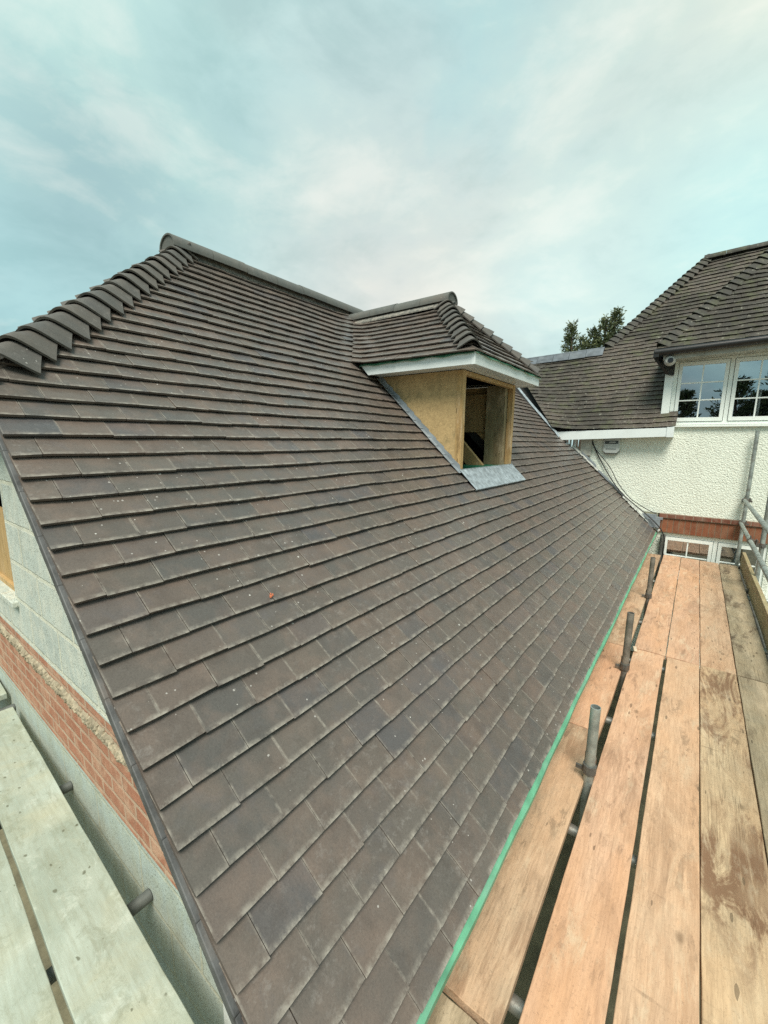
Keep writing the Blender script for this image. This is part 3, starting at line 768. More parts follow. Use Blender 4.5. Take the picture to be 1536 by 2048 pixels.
# deep inner reveal post (green-grey timber seen through the opening) and cheek lining
mb = MB(); mb.box(DF-.26, DF-.056, DY1-.12, DY1-.053, mz(DF)-.05, fb-.001); dpart(mb, 'reveal_post', M['timber_grey'], bevel=.002)
mb = MB(); mb.box(DF-.06, DF-.01, DY0+.053, DY1-.053, mz(DF)-.13, mz(DF)-.02); dpart(mb, 'window_bottom_rail', M['timber_grey'])
mb = MB(); mb.bar((DF-.10, DY1-.30, -.42), (-3.0, DY1-.30, .93), .05, .13); mb.bar((DF-.30, DY0+.30, -.25), (-3.0, DY0+.30, .93), .05, .13)
dpart(mb, 'rafter', M['timber'])
mb = MB(); mb.box(-2.2, -2.15, DY0+.02, DY1-.02, -.1, -.02); mb.box(-2.9, -1.7, DY1-.06, DY1-.02, .10, .50); dpart(mb, 'inner_lining', M['ply'])
mb = MB(); mb.box(-1.98, DF-.02, DC+.05, DY1-.055, mz(DF)-.02, mz(DF)+.012); dpart(mb, 'sill_membrane', M['green_dark'])
# lead apron below the opening
mb = MB()
seg = 10
for i in range(seg):
    ya = DY0-.015+(DY1-DY0+.05)*i/seg; yb = DY0-.015+(DY1-DY0+.05)*(i+1)/seg
    w = lambda y: .003*math.sin(y*22)
    v_lo, v_hi = mv(-1.435), mv(DF-.005)
    mb.quad(mp(ya, v_lo, .010+w(ya)), mp(yb, v_lo, .010+w(yb)), mp(yb, v_hi, .014+w(yb)), mp(ya, v_hi, .014+w(ya)))
    mb.quad(mp(ya, v_lo, -.006), mp(yb, v_lo, -.006), mp(yb, v_lo, .010+w(yb)), mp(ya, v_lo, .010+w(ya)))
    z0 = mp(0, v_hi, .014).z
    mb.quad((DF+.004, ya, z0+w(ya)), (DF+.004, yb, z0+w(yb)), (DF+.004, yb, z0+.008), (DF+.004, ya, z0+.008))
dpart(mb, 'lead_apron', M['lead_pale'], smooth=True)
# stepped lead soakers up the cheeks
nst = 11; xs0, xs1 = DF+.0, OX-(fb-OZ)*cp/sp+.02
for y_, s_ in ((DY0-.003, -1), (DY1+.003, 1)):
    mb = MB()
    for i in range(nst):
        xa_, xb_ = xs0+(xs1-xs0)*i/nst, xs0+(xs1-xs0)*(i+1)/nst; yy = y_+s_*.002*(i % 2)
        za, zb = mz(xa_), mz(xb_)
        P = [(xa_+.012, yy, za+.004), (xa_-.002, yy, za+.062), (xb_-.004, yy, zb+.050), (xb_-.004, yy, zb+.004)]
        mb.prism(P, (0, s_*.002, 0))
        # flange on the tiles
        va, vb = mv(xa_)-.02, mv(xb_)+.01
        mb.quad(mp(yy+s_*.055, va, .011), mp(yy, va, .012), mp(yy, vb, .006), mp(yy+s_*.05, vb, .006))
    dpart(mb, 'lead_soakers', M['lead'])
# fragment of orange tile lying on the roof
mb = MB(); rg = random.Random(2)
for (du, dv, s_) in ((0,0,.006), (.010,.003,.0045), (.004,.009,.004)):
    c = mp(0, 0, 0); 
    pts = [mp(1.0+du+s_*math.cos(a)*rg.uniform(.7, 1.2), 1.0+dv+s_*math.sin(a)*rg.uniform(.6, 1), .004) for a in [i*math.pi/3 for i in range(6)]]
    mb.prism(pts, (0, 0, .005))
frag = mb

# ------------------------------------------------------------------ far house
FY = 7.95
FH = empty('rendered_house', (1.2, 10.0, -3.55)); tag(FH, 'older cream roughcast house with weathered tiled roof and white casement windows', 'house')
def fpart(mb, name, mat, parent=FH, **k): return part(mb, name, mat, parent, **k)
pf = R(50); c5, s5 = math.cos(pf), math.sin(pf); k5 = s5/c5
tilt = .035
# catslide slope: eaves Y=7.74 at Z=.235 (falls gently to the left)
CE = Vector((-.30, 7.735, .262))
Uc = Vector((1,0,tilt)).normalized(); Vc = Vector((0,c5,s5)); 
mb = MB()
def cz(y): return CE.z+(y-CE.y)*k5
ridgeV = (10.38-CE.y)/c5
# polygon (u, v): from far left to the ridge
poly_keep = []
uL = -3.9
hipA = (-1.64-CE.x, (8.98-CE.y)/c5); hipB = (-.25-CE.x, ridgeV)
ha, hb = (hipB[1]-hipA[1]), -(hipB[0]-hipA[0]); kH = (ha, hb, -(ha*hipA[0]+hb*hipA[1]))
# main body to the right of the hip
tiles(mb, (CE, Uc, Vc), hipA[0], 4.5, hipA[1], ridgeV, gauge=.0975, keep=[kH], seed=41, jit=1.8, wavy=2.5, th=.012, drop=.185)
# left lower part, below the lead ridge
def cat_sweep(u, v):
    x = CE.x+u; vx = -2.06-(v*.62)
    return .10*math.exp(-max(x-vx, 0)/.22)
a0 = (-2.08-CE.x, 0.0); a1 = (-3.35-CE.x, hipA[1]); 
va, vb = (a1[1]-a0[1]), -(a1[0]-a0[0]); kV = (va, vb, -(va*a0[0]+vb*a0[1]))
if kV[0]*0+kV[1]*.5+kV[2] < 0: kV = tuple(-x for x in kV)
tiles(mb, (CE, Uc, Vc), uL, -.12, 0.0, hipA[1]+.001, gauge=.0975, keep=[kV, (0,-1,hipA[1])], holes=[[(-.035-.12, .30), (.4, .30), (.4, 3), (-.155, 3)]], seed=42, jit=1.8, wavy=2.5, th=.012, drop=.185, curve=cat_sweep)
tiles(mb, (CE, Uc, Vc), -.12, -.01, 0.0, .29, gauge=.0975, seed=45, jit=1.8, wavy=2.5, th=.012, drop=.185)
fpart(mb, 'catslide_tiles', M['tile_old'])
mb = MB()
def cpnt(x, v, h=0): return CE+Uc*(x-CE.x)+Vc*v+Uc.cross(Vc)*h
mb.prism([cpnt(-3.9, hipA[1]-.02, -.05), cpnt(-2.1, .03, -.05), cpnt(-.47, .03, -.05), cpnt(-.47, hipA[1]-.02, -.05)], (0, .03, -.04))
mb.prism([cpnt(-1.64, hipA[1]-.02, -.05), cpnt(4.2, hipA[1]-.02, -.05), cpnt(4.2, ridgeV-.02, -.05), cpnt(-.25, ridgeV-.02, -.05)], (0, .03, -.04))
fpart(mb, 'roof_deck', M['underlay'])
# hidden hip side and rear side
mb = MB()
hA, hB = cpnt(-1.64, hipA[1]), cpnt(-.25, ridgeV)
tiles(mb, ((hA.x, hA.y+6.2, hA.z-0.0), (0,-1,0), (c5,0,s5)), 0, 6.2, 0, 2.2, gauge=.0975, keep=[(-1, -1*c5, 6.2)], seed=43)
fpart(mb, 'side_roof_tiles', M['tile_old'])
mb = MB()
bonnets(mb, hA+Vector((.04,.04,.05)), hB, (1,0,0), (0,1,0), (0,c5,s5), (c5,0,s5), (0,-s5,c5), (-s5,0,c5), w=.15, drop=.03, lift=.07, seed=51)
fpart(mb, 'hip_bonnet_tiles', M['bonnet_old'], smooth=True)
mb = MB(); ridge(mb, hB+Vector((-.05,0,.0)), cpnt(4.2, ridgeV)+Vector((0,0,.0)), r=.10, L=.33, sink=.03); fpart(mb, 'ridge_tiles', M['bonnet_old'], smooth=True)
# lead-covered low ridge
mb = MB()
LA, LB = cpnt(-3.7, hipA[1]), cpnt(-1.60, hipA[1])
D_ = (LB-LA)
for i in range(7):
    p = LA+D_*(i/7); q = LA+D_*((i+1)/7-.003)
    j = .006*math.sin(i*2.4)
    mb.prism([p+Vector((0,-.115,-.105+j)), q+Vector((0,-.115,-.105)), q+Vector((0,-.012,.03)), p+Vector((0,-.012,.03+j))], (0,.004,.012))
mb.tube(LA+Vector((0,.01,.03)), LB+Vector((0,.01,.03)), .028, 12)
mb.prism([LA+Vector((0,.02,.03)), LB+Vector((0,.02,.03)), LB+Vector((0,.5,-.2)), LA+Vector((0,.5,-.2))], (0,0,-.01))
fpart(mb, 'lead_ridge', M['lead_dark'])
# valley lead between the two roofs
mb = MB()
vp = [(-1.93, 7.63), (-2.02, 7.72), (-2.25, 7.82), (-2.55, 7.98), (-2.85, 8.2), (-3.2, 8.5)]
for p, q in zip(vp, vp[1:]):
    a = Vector((p[0], p[1]-.02, mz(p[0])+.012)); b = Vector((q[0], q[1]-.02, mz(q[0])+.012))
    mb.prism([a+Vector((0,-.05,0)), a+Vector((0,.02,.03)), b+Vector((0,.02,.03)), b+Vector((0,-.05,0))][::-1], (0,0,.006))
fpart(mb, 'valley_lead', M['lead_pale'])
# white fascia under the catslide
mb = MB()
fl, fr2 = -2.10, -.36
ztop = lambda x: CE.z-.025+tilt*(x-CE.x)
mb.prism([(fl, 7.745, ztop(fl)), (fl+.115, 7.745, ztop(fl)-.14), (fr2, 7.745, ztop(fr2)-.135), (fr2, 7.745, ztop(fr2))], (0,.018,0))
mb.box(fr2-.055, fr2+.035, 7.736, 7.95, ztop(fr2)-.145, ztop(fr2)+.006)
mb.prism([(fl+.12, 7.765, ztop(fl)-.135), (fr2, 7.765, ztop(fr2)-.13), (fr2, 7.945, ztop(fr2)-.13), (fl+.12, 7.945, ztop(fl)-.135)][::-1], (0,0,.008))
fpart(mb, 'fascia', M['upvc'], bevel=.002)
# walls
def wallgrid(mb, x0, x1, z0, z1, holes, y, th=.12):
    xs = sorted({x0, x1, *[h[i] for h in holes for i in (0,1)]}); zs = sorted({z0, z1, *[h[i] for h in holes for i in (2,3)]})
    inh = lambda x, z: any(h[0] < x < h[1] and h[2] < z < h[3] for h in holes)
    for xa, xb in zip(xs, xs[1:]):
        for za, zb in zip(zs, zs[1:]):
            if inh((xa+xb)/2, (za+zb)/2): continue
            mb.quad((xa,y,za),(xb,y,za),(xb,y,zb),(xa,y,zb)); mb.quad((xa,y+th,zb),(xb,y+th,zb),(xb,y+th,za),(xa,y+th,za))
    for a, b, c, d in holes+[(x0, x1, z0, z1)]:
        mb.quad((a,y,c),(a,y+th,c),(a,y+th,d),(a,y,d)); mb.quad((b,y,d),(b,y+th,d),(b,y+th,c),(b,y,c))
        mb.quad((a,y,c),(b,y,c),(b,y+th,c),(a,y+th,c)); mb.quad((a,y+th,d),(b,y+th,d),(b,y,d),(a,y,d))
UW = (-.43, 2.15, .27, 1.262)          # upper window opening
LW = (-.335, .96, -2.13, -1.425)       # lower window opening
GD = (1.02, 2.6, -3.45, -1.425)        # glazed door
mb = MB()
wallgrid(mb, -1.50, 6.0, -1.175+.07, .27, [(-.43, 2.15, .26, .28)], FY)
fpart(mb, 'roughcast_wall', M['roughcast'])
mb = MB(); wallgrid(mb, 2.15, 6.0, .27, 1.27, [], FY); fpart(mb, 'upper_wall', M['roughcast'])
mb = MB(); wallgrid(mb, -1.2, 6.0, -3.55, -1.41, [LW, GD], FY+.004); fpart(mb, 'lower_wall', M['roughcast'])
mb = MB(); mb.box(-.385, 6.0, FY-.022, FY+.1, -1.41, -1.179); fpart(mb, 'soldier_course', M['farbrick'])
mb = MB(); mb.box(-.385, 6.0, FY-.045, FY+.1, -1.175, -1.105); fpart(mb, 'brick_string_course', M['farbrick2'], bevel=.004)
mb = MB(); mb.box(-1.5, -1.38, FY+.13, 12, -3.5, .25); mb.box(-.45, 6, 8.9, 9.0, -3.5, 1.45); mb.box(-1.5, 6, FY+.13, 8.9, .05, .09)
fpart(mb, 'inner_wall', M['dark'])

def casement(mb_f, panes, x0, x1, z0, z1, y, cols=2, rows=3, fw=.045):
    """sash with glazing bars"""
    mb_f.box(x0, x1, y, y+.05, z0, z0+fw*1.25); mb_f.box(x0, x1, y, y+.05, z1-fw*1.15, z1)
    mb_f.box(x0, x0+fw, y+.001, y+.049, z0+fw*1.25, z1-fw*1.15); mb_f.box(x1-fw, x1, y+.001, y+.049, z0+fw*1.25, z1-fw*1.15)
    gx0, gx1, gz0, gz1 = x0+fw, x1-fw, z0+fw*1.25, z1-fw*1.15
    for i in range(1, cols): x = gx0+(gx1-gx0)*i/cols; mb_f.box(x-.009, x+.009, y+.012, y+.04, gz0, gz1)
    for i in range(1, rows): z = gz0+(gz1-gz0)*i/rows; mb_f.box(gx0, gx1, y+.013, y+.039, z-.009, z+.009)
    panes.quad((gx0, y+.026, gz0), (gx1, y+.026, gz0), (gx1, y+.026, gz1), (gx0, y+.026, gz1))
def window(name, x0, x1, z0, z1, edges, rows, y=FY, sill=True, cols=2):
    wf = MB(); gl = MB()
    f = .05
    y1 = y+.03
    wf.box(x0, x1, y1, y1+.07, z1-f, z1); wf.box(x0, x1, y1, y1+.07, z0, z0+f)
    for i, e_ in enumerate([x0]+edges+[x1]):
        a = max(x0, e_-f/2 if 0 < i <= len(edges) else (e_ if i == 0 else e_-f)); wf.box(a, a+f, y1+.002, y1+.068, z0+f, z1-f)
    xs = [x0+f/2]+edges+[x1-f/2]
    wf2 = MB()
    for a, b in zip(xs, xs[1:]):
        casement(wf2, gl, a+f/2+.006, b-f/2-.006, z0+f+.006, z1-f-.006, y1-.014, cols, rows)
    o = fpart(wf, name, M['upvc_win'], bevel=.003)
    def sub(m, n, mat, **k):
        q = m.build(n, mat, None, None, False, k.get('bevel', 0)); q.parent = o; q.location = (0,0,0); return q
    sub(wf2, 'sash', M['upvc_win'], bevel=.002); sub(gl, 'glass', M['glass'])
    if sill:
        sl = MB(); sl.box(x0-.03, x1+.03, y-.05, y+.05, z0-.03, z0-.002); sub(sl, 'sill', M['upvc_win'], bevel=.004)
    return o, sub
uw, usub = window('casement_window', -.42, 2.14, .275, 1.26, [.265, .90, 1.52], 3)
cu = MB()
for i in range(26):
    x = -.42+i*.018; cu.box(x, x+.014, FY+.20+.01*(i % 2), FY+.215+.01*(i % 2), .27, .66)
usub(cu, 'curtain', M['curtain'])
lw, lsub = window('casement_window', LW[0], LW[1], LW[2], LW[3], [.37], 2, y=FY-.005)
bl = MB()
for i in range(16):
    z = LW[3]-.04-i*.042
    bl.solid([(LW[0]+.03, FY+.16, z), (LW[1]-.03, FY+.16, z), (LW[1]-.03, FY+.19, z+.022), (LW[0]+.03, FY+.19, z+.022)], [(0,1,2,3)])
lsub(bl, 'blind', M['blind'])
gd, gsub = window('glazed_door', GD[0], GD[1], GD[2], GD[3], [1.80], 3, y=FY-.005, sill=False, cols=2)
# white corner post of the upper window
mb = MB(); mb.box(-.53, -.425, FY-.03, FY+.10, .10, 1.30); fpart(mb, 'corner_board', M['upvc_win'], bevel=.004)
# upper bay roof over the window
BX, BY, BZ = -.66, 7.60, 1.375
mb = MB()
Ub = Vector((1,0,.03)).normalized()
bl_ = (9.32-BY)/c5
tiles(mb, (Vector((BX, BY, BZ)), Ub, Vector((0,c5,s5))), 0, 5.5, -.0, bl_, gauge=.0975, keep=[(c5*1.0, -c5*c5, 0)], seed=61, jit=1.8, wavy=2.5, th=.012, drop=.185)
# side facing left, dying into the catslide
tiles(mb, (Vector((BX, BY+3.4, BZ)), Vector((0,-1,0)), Vector((c5,0,s5))), 0, 3.4, 0, 2.6, gauge=.0975, keep=[(-1, -c5, 3.4)], seed=62, jit=1.5)
fpart(mb, 'bay_roof_tiles', M['tile_old'])
mb = MB()
bonnets(mb, (BX+.02, BY+.02, BZ+.01), (BX+(9.32-BY), 9.32, BZ+(9.32-BY)*k5), (1,0,0), (0,1,0), (0,c5,s5), (c5,0,s5), (0,-s5,c5), (-s5,0,c5), w=.15, drop=.02, lift=.07, seed=63)
fpart(mb, 'bay_bonnet_tiles', M['bonnet_old'], smooth=True)
mb = MB()
mb.prism([(BX+.03, BY+.03, BZ-.045), (4.8, BY+.03, BZ+.11), (4.8, 9.32, BZ+.11+(9.29-BY)*k5), (BX+1.72, 9.32, BZ-.045+(9.29-BY)*k5)], (0,.03,-.04))
mb.prism([(BX+.03, BY+.03, BZ-.045), (BX+1.72, 9.32, BZ-.045+(9.29-BY)*k5), (BX+1.72, 10.6, BZ-.045+(9.29-BY)*k5), (BX+.03, 10.6, BZ-.045)][::-1], (0,0,-.04))
fpart(mb, 'bay_roof_deck', M['underlay'])
mb = MB()
zz = lambda x: BZ-.045+.03*(x-BX)
for i in range(9):
    a = BX-.01+i*.62
    mb.tube((a, BY-.035, zz(a)-.018), (a+.62, BY-.035, zz(a+.62)-.018), .052, 16)
mb.box(BX-.02, BX+.05, BY-.08, FY-.02, BZ-.13, BZ-.04)
mb.prism([(BX+.0, BY+.05, BZ-.05), (BX+.0, BY+.05, BZ-.16), (BX+.15, BY+.15, BZ-.36), (BX+.20, FY-.03, BZ-.36), (BX+.20, FY-.03, BZ-.05)], (.04, 0, 0))
fpart(mb, 'black_gutter', M['gutter'], smooth=True)
mb = MB()
mb.prism([(BX+.10, BY+.03, zz(BX)-.12), (4.8, BY+.03, zz(4.8)-.12), (4.8, BY+.03, zz(4.8)-.04), (BX+.10, BY+.03, zz(BX)-.04)], (0,.03,0))
mb.prism([(BX+.10, BY+.04, zz(BX)-.115), (BX+.10, FY+.03, zz(BX)-.115), (4.8, FY+.03, zz(4.8)-.115), (4.8, BY+.04, zz(4.8)-.115)], (0,0,.015))
fpart(mb, 'eaves_soffit', M['soffit_old'])
# abutment flashing between new roof and the rendered wall (on the new house)
mb = MB(); rg = random.Random(12)
y = FY-.004
for (xa_, xb_, w_, up_) in [(-1.62,-1.38,.07,.07), (-1.40,-1.16,.06,.035), (-1.18,-1.0,.03,.03), (-1.0,-.86,.06,.03)]:
    mb.prism([mp(y-w_, mv(xb_)-.0, .010), mp(y, mv(xb_), .012), mp(y, mv(xa_), .012), mp(y-w_*.8, mv(xa_), .010)], (0,0,up_))
part(mb, 'lead_flashing', M['lead'])
mb = MB()
for i in range(7):
    xa_ = -1.78+i*.062+rg.uniform(-.01, .01); xb_ = xa_+.07
    mb.prism([mp(y-.09, mv(xb_), .012), mp(y-.02, mv(xb_), .03), mp(y-.02, mv(xa_), .03), mp(y-.09, mv(xa_), .012)], (0,0,.012+.008*(i % 2)))
part(mb, 'mortar_flashing', M['mortar_flash']); mb = MB()
for i in range(26):
    xa_ = -.92+i*.021; xb_ = xa_+.024; q = .10+.06*rg.random()-.03*abs(i-10)/10
    mb.prism([mp(y-q, mv(xb_), .004), mp(y, mv(xb_), .03+.01*rg.random()), mp(y, mv(xa_), .03+.01*rg.random()), mp(y-q, mv(xa_), .004)], (0,0,.008))
part(mb, 'mortar_flashing', M['mortar_flash'])
mb = MB()  # corbel of slates at the corner
mb.box(-.62, -.33, FY-.10, FY-.01, mz(-.45)+.13, mz(-.45)+.165); mb.box(-.66, -.42, FY-.08, FY-.01, mz(-.45)+.165, mz(-.45)+.20)
mb.box(-.55, -.36, FY-.12, FY-.01, mz(-.45)+.0, mz(-.45)+.13)
part(mb, 'corner_slates', M['lead'])
# odds and ends in the dark gap below the catslide fascia
mb = MB()
mb.box(-1.64, -1.47, FY-.05, FY-.012, -.22, .085)
fpart(mb, 'bare_board', M['soffit_old'])
mb = MB(); mb.box(-1.83, -1.80, FY-.04, FY-.02, -.05, .10); mb.box(-1.75, -1.72, FY-.04, FY-.02, -.10, .10)
fpart(mb, 'gap_batten', M['upvc'])

# ------------------------------------------------------------------ things on the far wall
t = empty('alarm_box', (-1.165, FY-.03, -.05)); tag(t, 'small pale grey alarm box with dark band on the cream wall', 'alarm box')
b = MB(); b.prism([(-.118,-.045,.115), (.118,-.045,.115), (.122,-.045,-.085), (.085,-.045,-.125), (-.085,-.045,-.125), (-.122,-.045,-.085)][::-1], (0,.045+.025,0))
b.build('housing', M['box_grey'], t, bevel=.012)
b = MB(); b.prism([(-.128,-.030,-.080), (.128,-.030,-.080), (.088,-.030,-.136), (-.088,-.030,-.136)][::-1], (0,.05,0)); b.build('base_rim', M['box_dark'], t, bevel=.004)
b = MB(); b.box(-.100, .100, -.0475, -.0455, .030, .082); b.build('label_band', M['box_dark'], t)
b = MB(); rg = random.Random(5)
x = -.03
for i in range(6): b.box(x, x+.010, -.0495, -.048, .047, .066); x += .0155
b.build('lettering', M['ink_pale'], t)
b = MB(); x = -.078
for i in range(13):
    b.box(x, x+.0085, -.0475, -.0458, -.062, -.046); x += .012
b.build('lettering', M['ink'], t)
t = empty('security_camera', (-.475, 7.66, 1.20)); tag(t, 'round white security camera under the eaves corner beside the upper window', 'security camera')
b = MB(); prof = [(-.075, .02), (-.07, .05), (-.04, .072), (0, .078), (.04, .07)]
vs = []; F = []; sg = 18
for yv, rr in prof:
    for i in range(sg): a = 2*math.pi*i/sg; vs.append((math.cos(a)*rr, yv, math.sin(a)*rr))
for j in range(len(prof)-1):
    for i in range(sg): F.append((j*sg+i, j*sg+(i+1) % sg, (j+1)*sg+(i+1) % sg, (j+1)*sg+i))
F.append(tuple(range(sg-1, -1, -1))[::-1]); F.append(tuple(range((len(prof)-1)*sg, len(prof)*sg))[::-1]); b.solid(vs, F); b.build('shell', M['cam_white'], t, smooth=True)
b = MB(); b.tube((.012,-.085,-.008), (.012,-.060,-.008), .036, 18); b.build('lens', M['lens'], t)
b = MB(); b.box(-.05, .06, .02, .16, .045, .10); b.build('bracket', M['cam_white'], t, bevel=.005)

def cable(name, pts, r, label, group=None):
    cu = bpy.data.curves.new(name, 'CURVE'); cu.dimensions = '3D'; cu.bevel_depth = r; cu.bevel_resolution = 2
    s_ = cu.splines.new('NURBS'); s_.points.add(len(pts)-1); s_.order_u = 3; s_.use_endpoint_u = True
    for p, q in zip(s_.points, pts): p.co = (*q, 1)
    me_o = bpy.data.objects.new(name, cu); COL.objects.link(me_o)
    dg = bpy.context.evaluated_depsgraph_get(); me = bpy.data.meshes.new_from_object(me_o.evaluated_get(dg))
    bpy.data.objects.remove(me_o); me.materials.clear(); me.materials.append(M['cable'])
    o = bpy.data.objects.new(name, me); COL.objects.link(o)
    tag(o, label, 'cable', group); return o
yc = FY-.035
cable('hanging_cable', [(-1.49,yc,.06), (-1.44,yc,-.06), (-1.32,yc,-.28), (-1.18,yc,-.52), (-1.02,yc-.03,-.74), (-.86,yc-.06,-.90), (-.66,yc-.09,-1.05), (-.45,yc-.12,-1.21), (-.30,yc-.13,-1.38), (-.265,yc-.10,-1.55), (-.275,yc-.06,-1.8), (-.28,yc-.03,-2.3)], .0085, 'thicker black cable looping over the roof corner down beside the downpipe')
cable('hanging_cable', [(-1.48,yc,.07), (-1.42,yc-.01,-.10), (-1.27,yc-.01,-.26), (-1.13,yc-.01,-.44), (-1.02,yc-.04,-.66), (-.80,yc-.05,-.92), (-.62,yc-.05,-1.02), (-.52,yc-.04,-1.08), (-.42,yc-.03,-1.12)], .0065, 'thin black cable slanting across the cream wall below the alarm box')
b = MB(); b.tube((-.30, FY-.07, -1.44), (-.30, FY-.07, -3.5), .036, 16); b.box(-.345, -.255, FY-.1, FY-.03, -1.78, -1.755)
tag(b.build('downpipe', M['tube_dark'], smooth=True), 'grey downpipe on the wall between the roof corner and the lower window', 'downpipe')

# ------------------------------------------------------------------ scaffold boards
DZ = -1.74; BT = .038
def board(name, x0, x1, y0, y1, mat, label, z=DZ, group='scaffold boards of the walkway beside the eaves', seed=0, skew=0.0, warp=.002, edge=.0009):
    """walked-on timber board, slightly worn along its edges, grain along its length"""
    rg = random.Random(seed+int(abs(x0)*1000)); cx, cy = (x0+x1)/2, (y0+y1)/2; L = y1-y0; W = x1-x0
    mb = MB(); n = max(8, int(L/.09)); m = 6
    ph = [rg.uniform(0, 6) for _ in range(6)]
    top = []
    for i in range(n+1):
        y = -L/2+L*i/n
        el = edge*(math.sin(y*7+ph[0])+.6*math.sin(y*23+ph[1])+.5*rg.uniform(-1, 1)); er = edge*(math.sin(y*6+ph[2])+.6*math.sin(y*19+ph[3])+.5*rg.uniform(-1, 1))
        xl, xr = -W/2+el, W/2+er
        for j in range(m+1):
            t_ = j/m; x = xl+(xr-xl)*t_+skew*(i/n-.5)
            yy = y+(rg.uniform(-.002, .002) if i in (0, n) else 0)
            z_ = warp*math.sin(y*1.7+ph[4])+.0018*math.cos((t_-.5)*3.1)+.001*math.sin(y*5+t_*4+ph[5])
            top.append(Vector((x, yy, z_)))
    k = m+1; bot = [p-Vector((0,0,BT)) for p in top]; N_ = len(top)
    F = []
    for i in range(n):
        for j in range(m):
            a = i*k+j; F.append((a, a+1, a+k+1, a+k)); F.append((N_+a, N_+a+k, N_+a+k+1, N_+a+1))
        F.append((i*k, (i+1)*k, N_+(i+1)*k, N_+i*k)); F.append((i*k+m, N_+i*k+m, N_+(i+1)*k+m, (i+1)*k+m))
    for j in range(m):
        F.append((j, N_+j, N_+j+1, j+1)); a = n*k+j; F.append((a, a+1, N_+a+1, N_+a))
    mb.solid(top+bot, F)
    o = mb.build(name, mat, None, (cx, cy, z), smooth=True, bevel=.0025)
    return tag(o, label, 'board', group)
NY0, NJ, FEND = .15, 3.962, 7.74
board('scaffold_board', -.250, -.0375, NY0, NJ, M['wood_orange'], 'near orange-brown walkway board, first right of the upright tube stubs', seed=1, skew=-.008)
board('scaffold_board', -.0175, .1935, NY0, NJ, M['wood_pale'], 'near walkway board with long brown smears, second from the tube stubs', seed=2)
board('scaffold_board', .1985, .4225, NY0, NJ, M['wood_stained'], 'near walkway board with dark wet stains, third from the tube stubs', seed=3)
board('scaffold_board', .4285, .650, NY0, NJ-.01, M['wood_grey'], 'near grey weathered walkway board at the outer edge, with dark stain', seed=4)
board('scaffold_board', -.256, -.0325, NJ+.012, FEND+.02, M['wood_orange'], 'far orange walkway board nearest the roof eaves, ending under the lower window', seed=5)
board('scaffold_board', -.0265, .196, NJ+.010, FEND, M['wood_orange'], 'far orange walkway board, second from the eaves, beyond the butt joint', seed=6)
board('scaffold_board', .2015, .422, NJ+.010, FEND-.02, M['wood_pale'], 'far pale clean walkway board, third from the eaves, beyond the butt joint', seed=7)
board('scaffold_board', .4275, .640, NJ+.006, FEND-.03, M['wood_grey'], 'far walkway board with dirty brown splashes lying against the toe board', seed=8)
g1 = 'single boards lying close under the roof eaves'
board('scaffold_board', -.515, -.291, 3.962, 7.72, M['wood_edge'], 'far reddish board tucked close under the green eaves edge', z=DZ-.004, group=g1, seed=9)
board('scaffold_board', -.515, -.291, 2.61, 3.952, M['wood_orange'], 'short middle board under the eaves beside the second tube stub', z=DZ-.002, group=g1, seed=10)
board('scaffold_board', -.515, -.291, .985, 2.602, M['wood_edge'], 'knotty grey-brown board under the eaves with wavy grain, nearest long one', z=DZ, group=g1, seed=11)
board('scaffold_board', -.515, -.300, -.4, .973, M['wood_grey'], 'dark greenish board end under the eaves at the very bottom', z=DZ-.012, group=g1, seed=12)
# toe board on edge
t = MB(); n = 40
o = board('toe_board', -.112, .112, 2.0, 7.80, M['wood_toe'], 'toe board standing on edge along the outer side of the walkway', seed=13)
o.rotation_euler = (0, R(-88), 0); o.location = (.672, 4.9, DZ+.085); del o['group']
# boards of the gable-end platform (run along X, turned 2 degrees)
def xboard(x0, x1, yc_, w, mat, label, z, rot, seed):
    o = board('scaffold_board', -(w)/2, w/2, -(x1-x0)/2, (x1-x0)/2, mat, label, z, 'dusty boards of the gable end platform', seed)
    me = o.data
    for v in me.vertices: x, y = v.co.x, v.co.y; v.co.x, v.co.y = y, -x
    o.location = ((x0+x1)/2, yc_, z); o.rotation_euler = (0, 0, rot); return o
rt = math.atan2(.450-.534, 3.397-1.027)
def ymid(x): return .450+(x+1.027)*math.tan(rt)
xa, xb = -3.42, -.60
xboard(xa, xb, ymid((xa+xb)/2)-.1135, .225, M['wood_dusty'], 'pale mortar-dusted board running beside the blockwork gable wall', DZ, rt, 21)
xboard(-3.9, -.60, ymid((-3.9-.6)/2)-.1135-.243, .225, M['wood_dusty'], 'second dusty board, further from the gable wall past the dark slot', DZ-.003, rt-.004, 22)
xboard(-6.6, -3.62, ymid(-5.1)-.108, .225, M['wood_dusty'], 'dusty board end beyond the gap across the far left transom', DZ+.004, rt, 23)

# ------------------------------------------------------------------ scaffold tubes
TR = .0242
def tubething(name, a, b, label, cat='tube', mat='tube', group=None, couplers=()):
    a = Vector(a); b = Vector(b); t = empty(name, a)
    mb = MB(); mb.tube((0,0,0), b-a, TR, 20, hollow=.004); mb.build('tube', M[mat], t, smooth=True)
    for c in couplers:
        c = Vector(c[0])-a, c[1]
        d = (b-a).normalized(); cb = MB()
        cb.tube(c[0]-d*.024, c[0]+d*.024, TR+.009, 12); x = Vector(c[1])
        cb.bar(c[0]+x*.02, c[0]+x*.075, .04, .045, up=d); cb.tube(c[0]+x*.055-d*.02+d.cross(x)*.028, c[0]+x*.055+d*.05+d.cross(x)*.028, .007, 8)
        cb.bar(c[0]-d*.012+d.cross(x)*.02, c[0]-d*.012+d.cross(x)*.065, .012, .022, up=d)
        cb.build('coupler', M['coupler'], t, bevel=.002)
    return tag(t, label, cat, group)
gs = 'upright tube stubs between the walkway boards'
